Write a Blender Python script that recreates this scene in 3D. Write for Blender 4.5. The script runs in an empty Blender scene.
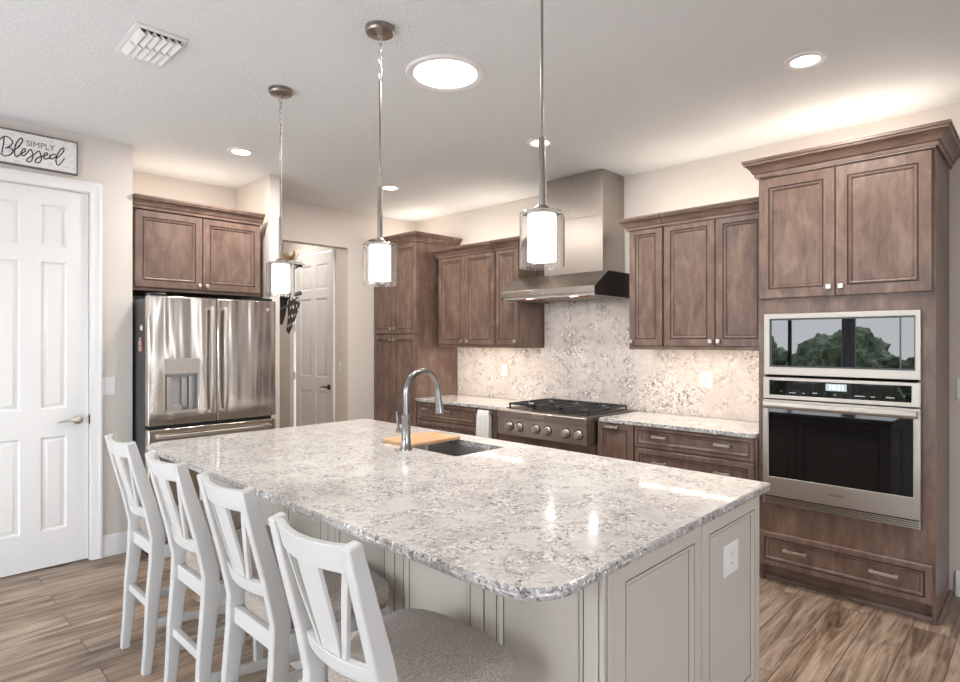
import bpy, bmesh, math, random
from mathutils import Vector, Matrix, noise as mnoise
random.seed(7)
PI = math.pi
SC = bpy.context.scene
COL = SC.collection

# ------------------------------------------------------------------ camera
cam = bpy.data.cameras.new('camera')
cam.lens = 36 * 588.0 / 960; cam.sensor_width = 36; cam.clip_start = .05; cam.clip_end = 200
co = bpy.data.objects.new('camera', cam); COL.objects.link(co)
co.location = (0, 0, 1.46); co.rotation_euler = (PI/2, 0, math.atan2(.698, .716) - PI/2)
SC.camera = co
# ------------------------------------------------------------------ world, exposure, daylight portals
W = bpy.data.worlds.new('sky'); SC.world = W; W.use_nodes = True
wn = W.node_tree.nodes; wl = W.node_tree.links
bg = wn['Background']
tc = wn.new('ShaderNodeTexCoord'); sep = wn.new('ShaderNodeSeparateXYZ'); cr = wn.new('ShaderNodeValToRGB')
wl.new(tc.outputs['Generated'], sep.inputs[0]); wl.new(sep.outputs[2], cr.inputs[0]); wl.new(cr.outputs[0], bg.inputs[0])
cr.color_ramp.elements[0].position = 0.0; cr.color_ramp.elements[0].color = (.92, .965, 1, 1)
cr.color_ramp.elements[1].position = .8; cr.color_ramp.elements[1].color = (.62, .72, 1, 1)
bg.inputs[1].default_value = 9.5
sun = bpy.data.lights.new('sun', 'SUN'); sun.energy = 13; sun.angle = .01; sun.color = (1, .985, .93)
so = bpy.data.objects.new('sun', sun); COL.objects.link(so)
so.rotation_euler = Vector((.62, .10, -.78)).to_track_quat('-Z', 'Y').to_euler()
SC.view_settings.view_transform = 'Standard'; SC.view_settings.look = 'None'
SC.view_settings.gamma = 1; SC.view_settings.use_curve_mapping = False
SC.view_settings.exposure = 0.37
SC.cycles.max_bounces = 10; SC.cycles.diffuse_bounces = 6; SC.cycles.glossy_bounces = 5
SC.cycles.transmission_bounces = 8; SC.cycles.transparent_max_bounces = 10
SC.cycles.sample_clamp_indirect = 6; SC.cycles.caustics_reflective = False; SC.cycles.caustics_refractive = False
SC.cycles.use_denoising = True

def area(name, loc, direction, sx, sy, power, color=(1, 1, 1), shape='RECTANGLE', portal=False, spread=PI):
    l = bpy.data.lights.new(name, 'AREA'); l.shape = shape; l.size = sx
    if shape == 'RECTANGLE': l.size_y = sy
    l.energy = power; l.color = color; l.spread = spread
    if portal: l.cycles.is_portal = True
    o = bpy.data.objects.new(name, l); COL.objects.link(o)
    o.location = loc; o.rotation_euler = Vector(direction).to_track_quat('-Z', 'Y').to_euler()
    return o
CEIL = 2.825
area('daylight_portal', (-3.3, 2.3, 1.25), (1, 0, 0), 3.8, 2.4, 1, portal=True)
area('daylight_portal', (-.6, -3.9, 1.36), (0, 1, 0), 2.5, 2.15, 1, portal=True)
area('daylight_portal', (4.30, -1.625, 1.36), (-1, 0, 0), 2.1, .25, 1, portal=True)
WARM = (1, .86, .74); NEUT = (1, .93, .88)
CANS = [(1.83, 4.185), (3.184, 4.221), (3.18, 2.524), (3.147, .863)]
for x, y in CANS: area('can_lamp', (x, y, CEIL-.012), (0, 0, -1), .12, 0, 14, NEUT, 'DISK')
area('sun_tunnel_lamp', (2.025, 2.22, CEIL-.02), (0, 0, -1), .33, 0, 17, (1, .98, .95), 'DISK')
# strips lying above and below the wall cabinets
def strip(name, loc, rot, length, power, w=.04):
    l = bpy.data.lights.new(name, 'AREA'); l.shape = 'RECTANGLE'; l.energy = power*length; l.color = WARM
    along_x = rot[0] != 0
    l.size, l.size_y = (length, w) if along_x else (w, length)
    o = bpy.data.objects.new(name, l); COL.objects.link(o); o.location = loc; o.rotation_euler = rot
for (y0, y1) in ((3.42, 4.40), (1.35, 2.25)):
    strip('under_cabinet_lamp', (4.06, (y0+y1)/2, 1.404), (0, -.12, 0), y1-y0, 2.4)
    strip('above_cabinet_lamp', (4.13, (y0+y1)/2, 2.335), (0, PI-.2, 0), y1-y0, 2.9, .24)
strip('above_cabinet_lamp', (4.02, .87, 2.475), (0, PI-.2, 0), .75, 5.5, .36)
strip('above_cabinet_lamp', (4.02, 4.9, 2.49), (0, PI-.2, 0), .6, 4.4, .36)
strip('above_cabinet_lamp', (1.73, 4.95, 2.43), (PI+.15, 0, 0), .85, 3.0, .4)
for y in (2.62, 3.05): area('hood_lamp', (3.98, y, 1.80), (0, 0, -1), .06, 0, .8, NEUT, 'DISK')
area('hall_fill', (2.95, 6.1, 2.78), (0, 0, -1), .3, 0, 7, NEUT, 'DISK')  # unseen fill light added to brighten the hallway

# ------------------------------------------------------------------ materials
MATS = {}
def mat(name, color=(.8, .8, .8), rough=.5, metal=0, **kw):
    m = bpy.data.materials.new(name); m.use_nodes = True
    b = m.node_tree.nodes['Principled BSDF']
    b.inputs['Base Color'].default_value = (*color, 1); b.inputs['Roughness'].default_value = rough
    b.inputs['Metallic'].default_value = metal
    for k, v in kw.items():
        b.inputs[k.replace('_', ' ')].default_value = v
    MATS[name] = m
    return m
class NT:
    def __init__(s, m):
        s.t = m.node_tree; s.b = s.t.nodes['Principled BSDF']
        s.pos = s.t.nodes.new('ShaderNodeNewGeometry').outputs['Position']
        s.tc = s.t.nodes.new('ShaderNodeTexCoord')
    def n(s, t, **kw):
        x = s.t.nodes.new(t)
        for k, v in kw.items(): setattr(x, k, v)
        return x
    def l(s, a, b): s.t.links.new(a, b)
    def mapped(s, scale=(1, 1, 1), rot=(0, 0, 0), loc=(0, 0, 0), src=None):
        m = s.n('ShaderNodeMapping'); m.inputs['Scale'].default_value = scale
        m.inputs['Rotation'].default_value = rot; m.inputs['Location'].default_value = loc
        s.l(src or s.pos, m.inputs[0]); return m.outputs[0]
    def noise(s, vec, scale, detail=4, rough=.55, dist=0):
        x = s.n('ShaderNodeTexNoise'); x.inputs['Scale'].default_value = scale
        x.inputs['Detail'].default_value = detail; x.inputs['Roughness'].default_value = rough
        x.inputs['Distortion'].default_value = dist; s.l(vec, x.inputs['Vector']); return x.outputs[0]
    def ramp(s, fac, stops, mode='LINEAR'):
        r = s.n('ShaderNodeValToRGB'); e = r.color_ramp.elements; r.color_ramp.interpolation = mode
        while len(e) < len(stops): e.new(.5)
        for i, (p, c) in enumerate(stops):
            e[i].position = p; e[i].color = (*c, 1) if len(c) == 3 else c
        s.l(fac, r.inputs[0]); return r.outputs[0]
    def mix(s, fac, a, b, mode='MIX'):
        m = s.n('ShaderNodeMix', data_type='RGBA', blend_type=mode)
        if isinstance(fac, (int, float)): m.inputs[0].default_value = fac
        else: s.l(fac, m.inputs[0])
        for i, v in ((6, a), (7, b)):
            if isinstance(v, tuple): m.inputs[i].default_value = (*v, 1)
            else: s.l(v, m.inputs[i])
        return m.outputs[2]
    def bump(s, h, strength=.2, dist=.01):
        b = s.n('ShaderNodeBump'); b.inputs['Strength'].default_value = strength
        b.inputs['Distance'].default_value = dist; s.l(h, b.inputs['Height']); s.l(b.outputs[0], s.b.inputs['Normal'])
g = (lambda v: (v, v, v))

def paint(name, c, bscale=220, bs=.08, rough=.6):
    m = mat(name, c, rough); t = NT(m); t.bump(t.noise(t.pos, bscale, 2), bs, .002); return m
paint('wall_paint', (.675, .625, .57), 160, .10, .65)
mat('bounce_rug_wool', (.80, .785, .765), .95)
m = mat('ceiling_paint', (.735, .755, .75), .8); t = NT(m)
h = t.ramp(t.noise(t.pos, 55, 3, .6), [(.42, g(0)), (.62, g(1))]); t.bump(h, .35, .004)
paint('white_paint', (.78, .775, .76), 60, .02, .32)
paint('stool_white', (.56, .555, .54), 90, .03, .35)
paint('trim_white', (.80, .79, .775), 60, .02, .35)
paint('island_paint', (.52, .485, .425), 90, .03, .38)
mat('island_glaze', (.13, .105, .085), .5)
mat('wood_glaze', (.045, .03, .024), .5)
def wood(name, c1, c2, c3, vert=True, rough=.38, sc=1.0):
    m = mat(name, c1, rough); t = NT(m)
    v = t.mapped((6, 6, 2.2) if vert else (6, 2.2, 6))
    a = t.noise(v, 2.2*sc, 5, .62, .6)
    c = t.ramp(a, [(.30, c2), (.52, c1), (.72, c3)])
    v2 = t.mapped((120, 120, 5) if vert else (120, 5, 120))
    gr = t.ramp(t.noise(v2, 1.0, 3, .6), [(.35, g(.72)), (.6, g(1.0))])
    c = t.mix(.55, c, gr, 'MULTIPLY'); t.l(c, t.b.inputs['Base Color'])
    t.bump(t.noise(v2, 1, 3), .06, .001)
    return m
wood('cabinet_wood', (.178, .112, .084), (.112, .067, .049), (.250, .172, .136))
wood('cabinet_wood_across', (.178, .112, .084), (.112, .067, .049), (.250, .172, .136), False)
m = mat('floor_plank', (.3, .2, .15), .42); t = NT(m)
v = t.mapped((1, 1, 1), loc=(.25, -.337, 0))
br = t.n('ShaderNodeTexBrick'); t.l(v, br.inputs['Vector'])
br.offset = .37; br.offset_frequency = 2; br.squash = 1
for k, x in (('Scale', 1), ('Mortar Size', .0022), ('Mortar Smooth', .1), ('Bias', 0), ('Brick Width', 1.5), ('Row Height', .1812)):
    br.inputs[k].default_value = x
br.inputs['Color1'].default_value = (0, 0, 0, 1); br.inputs['Color2'].default_value = (1, 1, 1, 1); br.inputs['Mortar'].default_value = (.5, .5, .5, 1)
# shift the grain from plank to plank
cx = t.n('ShaderNodeVectorMath', operation='MULTIPLY_ADD'); cx.inputs[1].default_value = (7, 3, 5)
t.l(br.outputs['Color'], cx.inputs[0]); t.l(t.pos, cx.inputs[2])
gv = t.mapped((1.1, 9, 9), src=cx.outputs[0])
a = t.noise(gv, 1.6, 7, .62, 1.1)
base = t.ramp(a, [(.30, (.11, .070, .047)), (.43, (.28, .198, .140)), (.57, (.46, .35, .262)), (.74, (.62, .50, .40))])
tint = t.ramp(br.outputs['Color'], [(0, (.74, .72, .70)), (.35, (1.0, .98, .95)), (.65, (.86, .86, .87)), (1, (1.15, 1.08, 1.0))])
base = t.mix(1.0, base, tint, 'MULTIPLY')
fine = t.ramp(t.noise(t.mapped((3, 90, 90), src=cx.outputs[0]), 1, 4, .6), [(.35, g(.58)), (.62, g(1.05))])
base = t.mix(.8, base, fine, 'MULTIPLY')
base = t.mix(br.outputs['Fac'], base, (.10, .075, .06)); t.l(base, t.b.inputs['Base Color'])
inv = t.n('ShaderNodeMath', operation='SUBTRACT'); inv.inputs[0].default_value = 1; t.l(br.outputs['Fac'], inv.inputs[1])
t.bump(inv.outputs[0], .4, .002)

def granite(name, light, grey, dark, white, rough, sc=1.0, dens=0.0):
    m = mat(name, light, rough); t = NT(m)
    v = t.mapped((1, 1, 1), rot=(.4, .3, .5))
    c = t.mix(t.ramp(t.noise(v, 6*sc, 5, .6, .8), [(.42, g(0)), (.68, g(.75))]), light, grey)
    cl = t.ramp(t.noise(t.mapped(loc=(1, 9, 4)), 7.5*sc, 4, .62, 1.0), [(.40-dens, g(.08)), (.58-dens, g(1))])
    fine = t.noise(t.mapped(loc=(2, 2, 8)), 110*sc, 3, .6)
    c = t.mix(t.ramp(fine, [(.35, g(.30)), (.55, g(0))]), c, grey)
    fl = t.noise(t.mapped((1, 1, 1), rot=(.2, .9, .4), loc=(7, 5, 2)), 38*sc, 5, .68, 1.3)
    mid = tuple(a*.45+b*.55 for a, b in zip(grey, dark))
    c = t.mix(t.mix(1.0, t.ramp(fl, [(.49, g(0)), (.58, g(.9))]), cl, 'MULTIPLY'), c, mid)
    wh = t.noise(t.mapped(loc=(4, 1, 6)), 44*sc, 4, .65, .6)
    c = t.mix(t.mix(1.0, t.ramp(wh, [(.53, g(0)), (.60, g(.95))]), cl, 'MULTIPLY'), c, white)
    fd = t.noise(t.mapped((1, 1, 1), rot=(.2, .9, .4), loc=(3, 8, 1)), 46*sc, 4, .7, 1.5)
    c = t.mix(t.mix(1.0, t.ramp(fd, [(.575, g(0)), (.62, g(1))]), cl, 'MULTIPLY'), c, dark)
    t.l(c, t.b.inputs['Base Color'])
    t.b.inputs['Coat Weight'].default_value = 0.35; t.b.inputs['Coat Roughness'].default_value = .04; t.b.inputs['Specular IOR Level'].default_value = .2
    return m
granite('granite', (.74, .71, .67), (.52, .49, .465), (.075, .068, .066), (.88, .86, .83), .15, 1.2, .0)
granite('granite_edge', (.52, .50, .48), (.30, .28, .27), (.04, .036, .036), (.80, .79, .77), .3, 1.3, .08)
granite('granite_splash', (.76, .69, .64), (.58, .52, .475), (.09, .075, .07), (.88, .83, .79), .22, .7, -.04)

def steel(name, c, rough, axis='z', wav=.25):
    m = mat(name, c, rough, 1.0); t = NT(m)
    if axis == 'z': t.bump(t.noise(t.mapped((4, 4, .35)), 1.3, 2, .5), wav, .05)
    f = t.noise(t.mapped((3, 3, 300) if axis == 'z' else (300, 300, 3)), 1.0, 2)
    t.l(t.ramp(f, [(.3, g(rough*.9)), (.7, g(rough*1.12))]), t.b.inputs['Roughness'])
    t.b.inputs['Anisotropic'].default_value = .4 if axis == 'v' else 0
    return m
steel('fridge_steel', (.66, .605, .555), .15, 'z', .4)
steel('steel', (.45, .405, .365), .30, 'v')
steel('steel_bright', (.47, .43, .39), .46, 'v')
mat('sink_steel', (.62, .60, .57), .42, .85)

mat('nickel', (.60, .56, .51), .35, 1.0)
mat('pendant_nickel', (.33, .295, .26), .3, 1.0)
mat('chrome', (.80, .80, .80), .08, 1.0)
mat('faucet_nickel', (.30, .295, .29), .22, 1.0)
mat('black_iron', (.02, .02, .02), .45)
mat('dark_metal', (.06, .055, .05), .35, .8)
mat('black_plastic', (.012, .012, .013), .3)
mat('fridge_side', (.03, .032, .034), .38)
mat('shadow_gap', (.01, .009, .008), .7)
mat('black_glass', (.004, .004, .005), .012, 0)
mat('mirror_glass', (.30, .32, .34), .03, 1.0)
mat('plastic_white', (.80, .79, .77), .35)
mat('plastic_grey', (.45, .45, .45), .4)
mat('glass', (1, 1, 1), .0, 0, Transmission_Weight=.95, IOR=1.4)
def emis(name, c, s, base=(.8, .8, .8)):
    return mat(name, base, .5, 0, Emission_Color=(*c, 1), Emission_Strength=s)
emis('frosted_glow', (1, .92, .82), 1.2, (.9, .88, .85))
emis('can_glow', (1, .96, .90), 6)
emis('tunnel_glow', (1, .99, .97), 3)
emis('led_glow', (1, .82, .62), 30)
emis('display_glow', (.62, .78, .86), .55, (.1, .1, .1))
emis('hood_glow', (1, .9, .75), 8)
emis('display_digits', (1, 1, 1), 1.6)
mat('red_indicator', (.45, .02, .02), .4)
m = mat('seat_fabric', (.36, .30, .25), .9); t = NT(m)
a = t.noise(t.mapped((1, 1, 1), src=t.tc.outputs['Object']), 260, 3, .7)
c = t.ramp(a, [(.35, (.17, .138, .112)), (.5, (.34, .288, .245)), (.66, (.50, .44, .385))])
t.l(c, t.b.inputs['Base Color']); t.bump(a, .5, .002)
t.b.inputs['Sheen Weight'].default_value = .2
m = mat('towel_cloth', (.74, .73, .71), .9); t = NT(m); t.bump(t.noise(t.pos, 300, 2), .4, .002)
m = mat('board_wood', (.62, .36, .18), .45); t = NT(m)
a = t.noise(t.mapped((3, 25, 25)), 1.5, 4, .6)
t.l(t.ramp(a, [(.3, (.52, .28, .13)), (.7, (.74, .47, .26))]), t.b.inputs['Base Color'])
m = mat('sign_board', (.8, .79, .76), .7); t = NT(m)
a = t.noise(t.mapped((20, 20, 60)), 1.2, 5, .7)
t.l(t.ramp(a, [(.32, (.50, .48, .45)), (.46, (.80, .785, .76)), (.8, (.86, .85, .83))]), t.b.inputs['Base Color'])
mat('sign_frame', (.17, .155, .145), .8)
mat('ink', (.035, .033, .035), .7)
mat('ink_grey', (.14, .135, .135), .7)
mat('gold_leaf', (.62, .40, .16), .4, .3)
mat('gold_pale', (.75, .60, .36), .5, .2)
mat('scarf_dark', (.035, .03, .027), .8)
mat('scarf_light', (.62, .56, .48), .8)
mat('magnet_cream', (.75, .66, .5), .5); mat('magnet_pink', (.55, .30, .25), .5)
m = mat('hedge_leaf', (.08, .17, .04), .7); t = NT(m)
t.l(t.ramp(t.noise(t.pos, 5, 8, .85), [(.40, (.02, .05, .02)), (.52, (.16, .22, .10)), (.62, (.45, .50, .32))]), t.b.inputs['Base Color'])
mat('paving', (.36, .35, .36), .9)
mat('curtain_cloth', (.62, .62, .62), .9)
mat('frame_dark', (.03, .03, .03), .5)

# ------------------------------------------------------------------ mesh builder
def wmat(o):
    return (wmat(o.parent) @ o.matrix_basis) if o.parent else o.matrix_basis.copy()
class MB:
    def __init__(s): s.v = []; s.f = []; s.mi = []; s.cur = 0
    def add(s, vs, fs, mi=None):
        n = len(s.v); s.v += [Vector(v) for v in vs]
        for f in fs: s.f.append([n+i for i in f]); s.mi.append(s.cur if mi is None else mi)
        return s
    def box(s, x0, x1, y0, y1, z0, z1):
        v = [(x, y, z) for x in (x0, x1) for y in (y0, y1) for z in (z0, z1)]
        return s.add(v, [(0, 1, 3, 2), (4, 6, 7, 5), (0, 4, 5, 1), (2, 3, 7, 6), (0, 2, 6, 4), (1, 5, 7, 3)])
    def loft(s, rings, cap=True, closed=True, mis=None):
        n = len(rings[0]); vs = [p for r in rings for p in r]; base = len(s.v); s.v += [Vector(v) for v in vs]
        for i in range(len(rings)-1):
            for j in range(n if closed else n-1):
                k = (j+1) % n
                s.f.append([base+i*n+j, base+i*n+k, base+(i+1)*n+k, base+(i+1)*n+j]); s.mi.append(mis[i] if mis else s.cur)
        if cap:
            s.f.append([base+j for j in range(n)]); s.mi.append(s.cur)
            s.f.append([base+(len(rings)-1)*n+j for j in range(n)]); s.mi.append(s.cur)
        return s
    def lathe(s, prof, c, seg=24, axis='z', cap=True):
        rings = []
        for r, h in prof:
            ring = []
            for k in range(seg):
                a = 2*PI*k/seg; p, q = r*math.cos(a), r*math.sin(a)
                ring.append({'z': (c[0]+p, c[1]+q, c[2]+h), 'x': (c[0]+h, c[1]+p, c[2]+q), 'y': (c[0]+p, c[1]+h, c[2]+q)}[axis])
            rings.append(ring)
        return s.loft(rings, cap)
    def tube(s, pts, r, seg=10, cap=True, flat=None):
        pts = [Vector(p) for p in pts]; rings = []; up = None
        rs = r if isinstance(r, (list, tuple)) else [r]*len(pts)
        for i, p in enumerate(pts):
            d = (pts[min(i+1, len(pts)-1)] - pts[max(i-1, 0)]).normalized()
            if up is None:
                up = Vector((0, 0, 1)) if abs(d.z) < .9 else Vector((1, 0, 0))
            a = d.cross(up).normalized(); b = a.cross(d).normalized(); up = b
            rings.append([p + rs[i]*(math.cos(2*PI*k/seg)*a + math.sin(2*PI*k/seg)*b) for k in range(seg)])
        return s.loft(rings, cap)
    def beam(s, path, w, d, wax=Vector((0, 1, 0))):
        """rectangular bar along path; w along wax, d across; w/d may be lists"""
        path = [Vector(p) for p in path]; rings = []
        for i, p in enumerate(path):
            t = (path[min(i+1, len(path)-1)] - path[max(i-1, 0)]).normalized()
            wx = (wax - t*wax.dot(t)).normalized(); dx = t.cross(wx).normalized()
            ww = w[i] if isinstance(w, (list, tuple)) else w; dd = d[i] if isinstance(d, (list, tuple)) else d
            rings.append([p + wx*ww/2*a + dx*dd/2*b for a, b in ((1, 1), (-1, 1), (-1, -1), (1, -1))])
        return s.loft(rings)
    def poly(s, outer, holes, fn, d0, d1, mi_side=None):
        """prism of a 2-D outline with holes; fn(u, v, d) -> xyz"""
        b = bmesh.new(); es = []
        for loop in [outer] + holes:
            vs = [b.verts.new((p[0], p[1], 0)) for p in loop]
            for i in range(len(vs)): es.append(b.edges.new((vs[i], vs[(i+1) % len(vs)])))
        bmesh.ops.triangle_fill(b, edges=es, use_beauty=True)
        b.verts.index_update(); n = len(b.verts)
        vv = [v.co.copy() for v in b.verts]; ff = [[v.index for v in f.verts] for f in b.faces]; b.free()
        base = len(s.v)
        s.v += [Vector(fn(p.x, p.y, d0)) for p in vv] + [Vector(fn(p.x, p.y, d1)) for p in vv]
        for f in ff:
            s.f.append([base+i for i in f]); s.mi.append(s.cur); s.f.append([base+n+i for i in f]); s.mi.append(s.cur)
        k = 0
        for loop in [outer] + holes:
            m = len(loop)
            for i in range(m):
                a, c = k+i, k+(i+1) % m
                s.f.append([base+a, base+c, base+n+c, base+n+a]); s.mi.append(s.cur if mi_side is None else mi_side)
            k += m
        return s
    def sweep(s, path, prof, side=1, closed=False):
        """moulding: path of (x, y), profile of (out, z); out is to the given side of travel"""
        P = [Vector((p[0], p[1])) for p in path]; n = len(P); rings = []
        for i in range(n):
            dirs = []
            if i > 0 or closed: dirs.append((P[i]-P[i-1]).normalized())
            if i < n-1 or closed: dirs.append((P[(i+1) % n]-P[i]).normalized())
            ns = [Vector((-d.y, d.x))*side for d in dirs]
            m = sum(ns, Vector((0, 0))); m.normalize(); m /= max(.3, m.dot(ns[0]))
            rings.append([(P[i].x+m.x*o, P[i].y+m.y*o, z) for o, z in prof])
        if closed: rings.append(rings[0])
        return s.loft(rings, cap=not closed)
    def build(s, name, mats, parent=None, bevel=0, seg=2, sharp=35, label=None, cat=None, group=None, kind=None, subd=0, origin=None):
        me = bpy.data.meshes.new(name)
        if parent is not None: inv = wmat(parent).inverted(); vs = [inv @ v for v in s.v]; loc = None
        else:
            if origin is None:
                lo = [min(v[i] for v in s.v) for i in range(3)]; hi = [max(v[i] for v in s.v) for i in range(3)]
                origin = Vector(((lo[0]+hi[0])/2, (lo[1]+hi[1])/2, lo[2]))
            loc = Vector(origin); vs = [v-loc for v in s.v]
        me.from_pydata(vs, [], s.f)
        for m in (mats if isinstance(mats, (list, tuple)) else [mats]): me.materials.append(MATS[m])
        for p, i in zip(me.polygons, s.mi): p.material_index = i
        b = bmesh.new(); b.from_mesh(me); bmesh.ops.recalc_face_normals(b, faces=b.faces); b.to_mesh(me); b.free()
        me.polygons.foreach_set('use_smooth', [True]*len(me.polygons))
        try: me.set_sharp_from_angle(angle=math.radians(sharp))
        except Exception: pass
        o = bpy.data.objects.new(name, me); COL.objects.link(o)
        if parent is not None: o.parent = parent
        else: o.location = loc
        if bevel:
            bv = o.modifiers.new('bevel', 'BEVEL'); bv.width = bevel; bv.segments = seg; bv.limit_method = 'ANGLE'; bv.angle_limit = math.radians(40)
        if subd:
            sd = o.modifiers.new('subd', 'SUBSURF'); sd.levels = subd; sd.render_levels = subd
        tag(o, label, cat, group, kind)
        return o
def tag(o, label=None, cat=None, group=None, kind=None):
    if label: o['label'] = label
    if cat: o['category'] = cat
    if group: o['group'] = group
    if kind: o['kind'] = kind
def thing(name, loc, label, cat, group=None, rz=0, kind=None):
    o = bpy.data.objects.new(name, None); COL.objects.link(o); o.location = loc; o.rotation_euler = (0, 0, rz)
    o.empty_display_size = .1; tag(o, label, cat, group, kind); return o
def dup(o, loc=None, rz=None, label=None, parent=None):
    c = o.copy(); COL.objects.link(c)
    if parent is not None: c.parent = parent
    if loc is not None: c.location = loc
    if rz is not None: c.rotation_euler = (0, 0, rz)
    if label: c['label'] = label
    for ch in list(o.children): dup(ch, parent=c)
    return c
def struct(name, m, mats, **kw): return m.build(name, mats, kind='structure', **kw)
def text_mesh(body, size, fn, thick, parent, name, material, align='CENTER'):
    cu = bpy.data.curves.new('txt', 'FONT'); cu.body = body; cu.size = size; cu.align_x = align; cu.resolution_u = 3
    o = bpy.data.objects.new('txt', cu); COL.objects.link(o)
    dg = bpy.context.evaluated_depsgraph_get(); ev = o.evaluated_get(dg); me = ev.to_mesh()
    vs = [v.co.copy() for v in me.vertices]; fs = [list(p.vertices) for p in me.polygons]
    ev.to_mesh_clear(); bpy.data.objects.remove(o); bpy.data.curves.remove(cu)
    m = MB(); n = len(vs)
    edges = {}
    for f in fs:
        for a, b in zip(f, f[1:]+f[:1]): edges[(a, b)] = edges.get((a, b), 0)+1
    m.v = [Vector(fn(v.x, v.y, 0)) for v in vs] + [Vector(fn(v.x, v.y, thick)) for v in vs]
    for f in fs: m.f.append(f); m.mi.append(0); m.f.append([n+i for i in f]); m.mi.append(0)
    for (a, b) in edges:
        if (b, a) not in edges: m.f.append([a, b, n+b, n+a]); m.mi.append(0)
    return m.build(name, material, parent)

# facing frames: pt(u, d, z); d = distance out of the face plane
def FX(xf): return lambda u, d, z: (xf-d, u, z)       # faces -X, u is world Y
def FY(yf): return lambda u, d, z: (u, yf-d, z)       # faces -Y, u is world X
def fbox(m, fn, u0, u1, d0, d1, z0, z1):
    a = fn(u0, d0, z0); b = fn(u1, d1, z1)
    return m.box(min(a[0], b[0]), max(a[0], b[0]), min(a[1], b[1]), max(a[1], b[1]), a[2], b[2])
def ring(fn, u0, u1, z0, z1, ins, d): return [fn(u0+ins, d, z0+ins), fn(u1-ins, d, z0+ins), fn(u1-ins, d, z1-ins), fn(u0+ins, d, z1-ins)]
def panel_front(fn, u0, u1, z0, z1, rail=.055, t=.02, fine=False):
    """framed door or drawer front with a glazed groove and a recessed flat centre"""
    k = rail
    prof = [(0, 0.001), (0, t-.004), (.004, t), (k-.006, t), (k-.003, t-.004), (k, t-.004), (k+.002, t-.001), (k+.007, t-.002),
            (k+.016, t-.010), (k+.018, t-.013), (k+.022, t-.012), (k+.023, t-.012)]
    mis = [0, 0, 0, 1, 1, 1, 0, 0, 1, 0, 0]
    if fine:
        prof = [(0, .001), (0, t-.004), (.004, t), (k-.010, t), (k-.0088, t-.003), (k-.0076, t-.003), (k-.0065, t), (k+.003, t-.001), (k+.010, t-.009), (k+.0112, t-.012), (k+.0128, t-.012), (k+.014, t-.010)]
        mis = [0, 0, 0, 1, 1, 1, 0, 0, 1, 1, 0]
    m = MB(); m.loft([ring(fn, u0, u1, z0, z1, i, d) for i, d in prof], mis=mis)
    return m
def bar_pull(m, fn, uc, z, w=.105, vert=False, d=.02):
    for s in (-1, 1): fbox(m, fn, uc+s*(w/2-.010)-.008, uc+s*(w/2-.010)+.008, d, d+.026, z-.008, z+.008)
    fbox(m, fn, uc-w/2, uc+w/2, d+.024, d+.036, z-.0075, z+.0075)
def knob(m, fn, u, z, d=.02):
    fbox(m, fn, u-.005, u+.005, d, d+.014, z-.005, z+.005)
    fbox(m, fn, u-.013, u+.013, d+.012, d+.024, z-.013, z+.013)
CROWN = [(0, 0), (.012, 0), (.014, .018), (.022, .022), (.030, .038), (.046, .056), (.058, .062), (.060, .072), (.066, .074), (.066, .088), (0, .088)]
def crown(z, h=1.0, o=1.0): return [(a*o, z+b*h) for a, b in CROWN]

# ------------------------------------------------------------------ setting
XW, YD, YF = 4.33, 4.60, 5.27      # range wall, pantry-door wall, far wall
XL, YB = -3.30, -3.90
struct('floor', MB().box(XL-.2, XW+.2, YB-.2, 7.6, -.1, 0), 'floor_plank')
struct('ceiling', MB().box(XL-.2, XW+.2, YB-.2, 7.6, CEIL, CEIL+.12), 'ceiling_paint')
struct('wall_range', MB().poly([(YB, 0), (YF, 0), (YF, CEIL), (YB, CEIL)], [[(-1.75, .30), (-1.50, .30), (-1.50, 2.42), (-1.75, 2.42)]], lambda u, v, d: (XW+d, u, v), 0, .15), 'wall_paint')  # narrow opening added so the fridge door catches a bright streak
# pantry-door wall with the door opening cut out
DX0, DX1, DZ = .365, .985, 2.44
fnY = FY(YD)
struct('wall_left', MB().poly([(XL, 0), (DX0-.02, 0), (DX0-.02, DZ+.02), (DX1+.02, DZ+.02), (DX1+.02, 0), (1.245, 0), (1.245, CEIL), (XL, CEIL)], [], lambda u, v, d: fnY(u, -d, v), 0, .12), 'wall_paint')
struct('wall_nook_left', MB().box(1.125, 1.245, YD+.121, YF, 0, CEIL), 'wall_paint')
struct('wall_far', MB().poly([(1.0, 0), (2.50, 0), (2.50, 2.43), (3.43, 2.43), (3.43, 0), (XW+.15, 0), (XW+.15, CEIL), (1.0, CEIL)], [], lambda u, v, d: (u, YF+d, v), 0, .12), 'wall_paint')
struct('wall_wing', MB().box(2.25, 2.335, YD, YF-.001, 0, CEIL), 'wall_paint')
struct('wall_hall_right', MB().poly([(YF+.121, 0), (5.60, 0), (5.60, 2.46), (6.44, 2.46), (6.44, 0), (7.2, 0), (7.2, CEIL), (YF+.121, CEIL)], [], lambda u, v, d: (3.45+d, u, v), 0, .12), 'wall_paint')
struct('wall_hall_left', MB().box(2.34, 2.46, YF+.121, 7.2, 0, CEIL), 'wall_paint')
struct('wall_hall_end', MB().box(2.3, 3.6, 7.2, 7.32, 0, CEIL), 'wall_paint')
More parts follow.
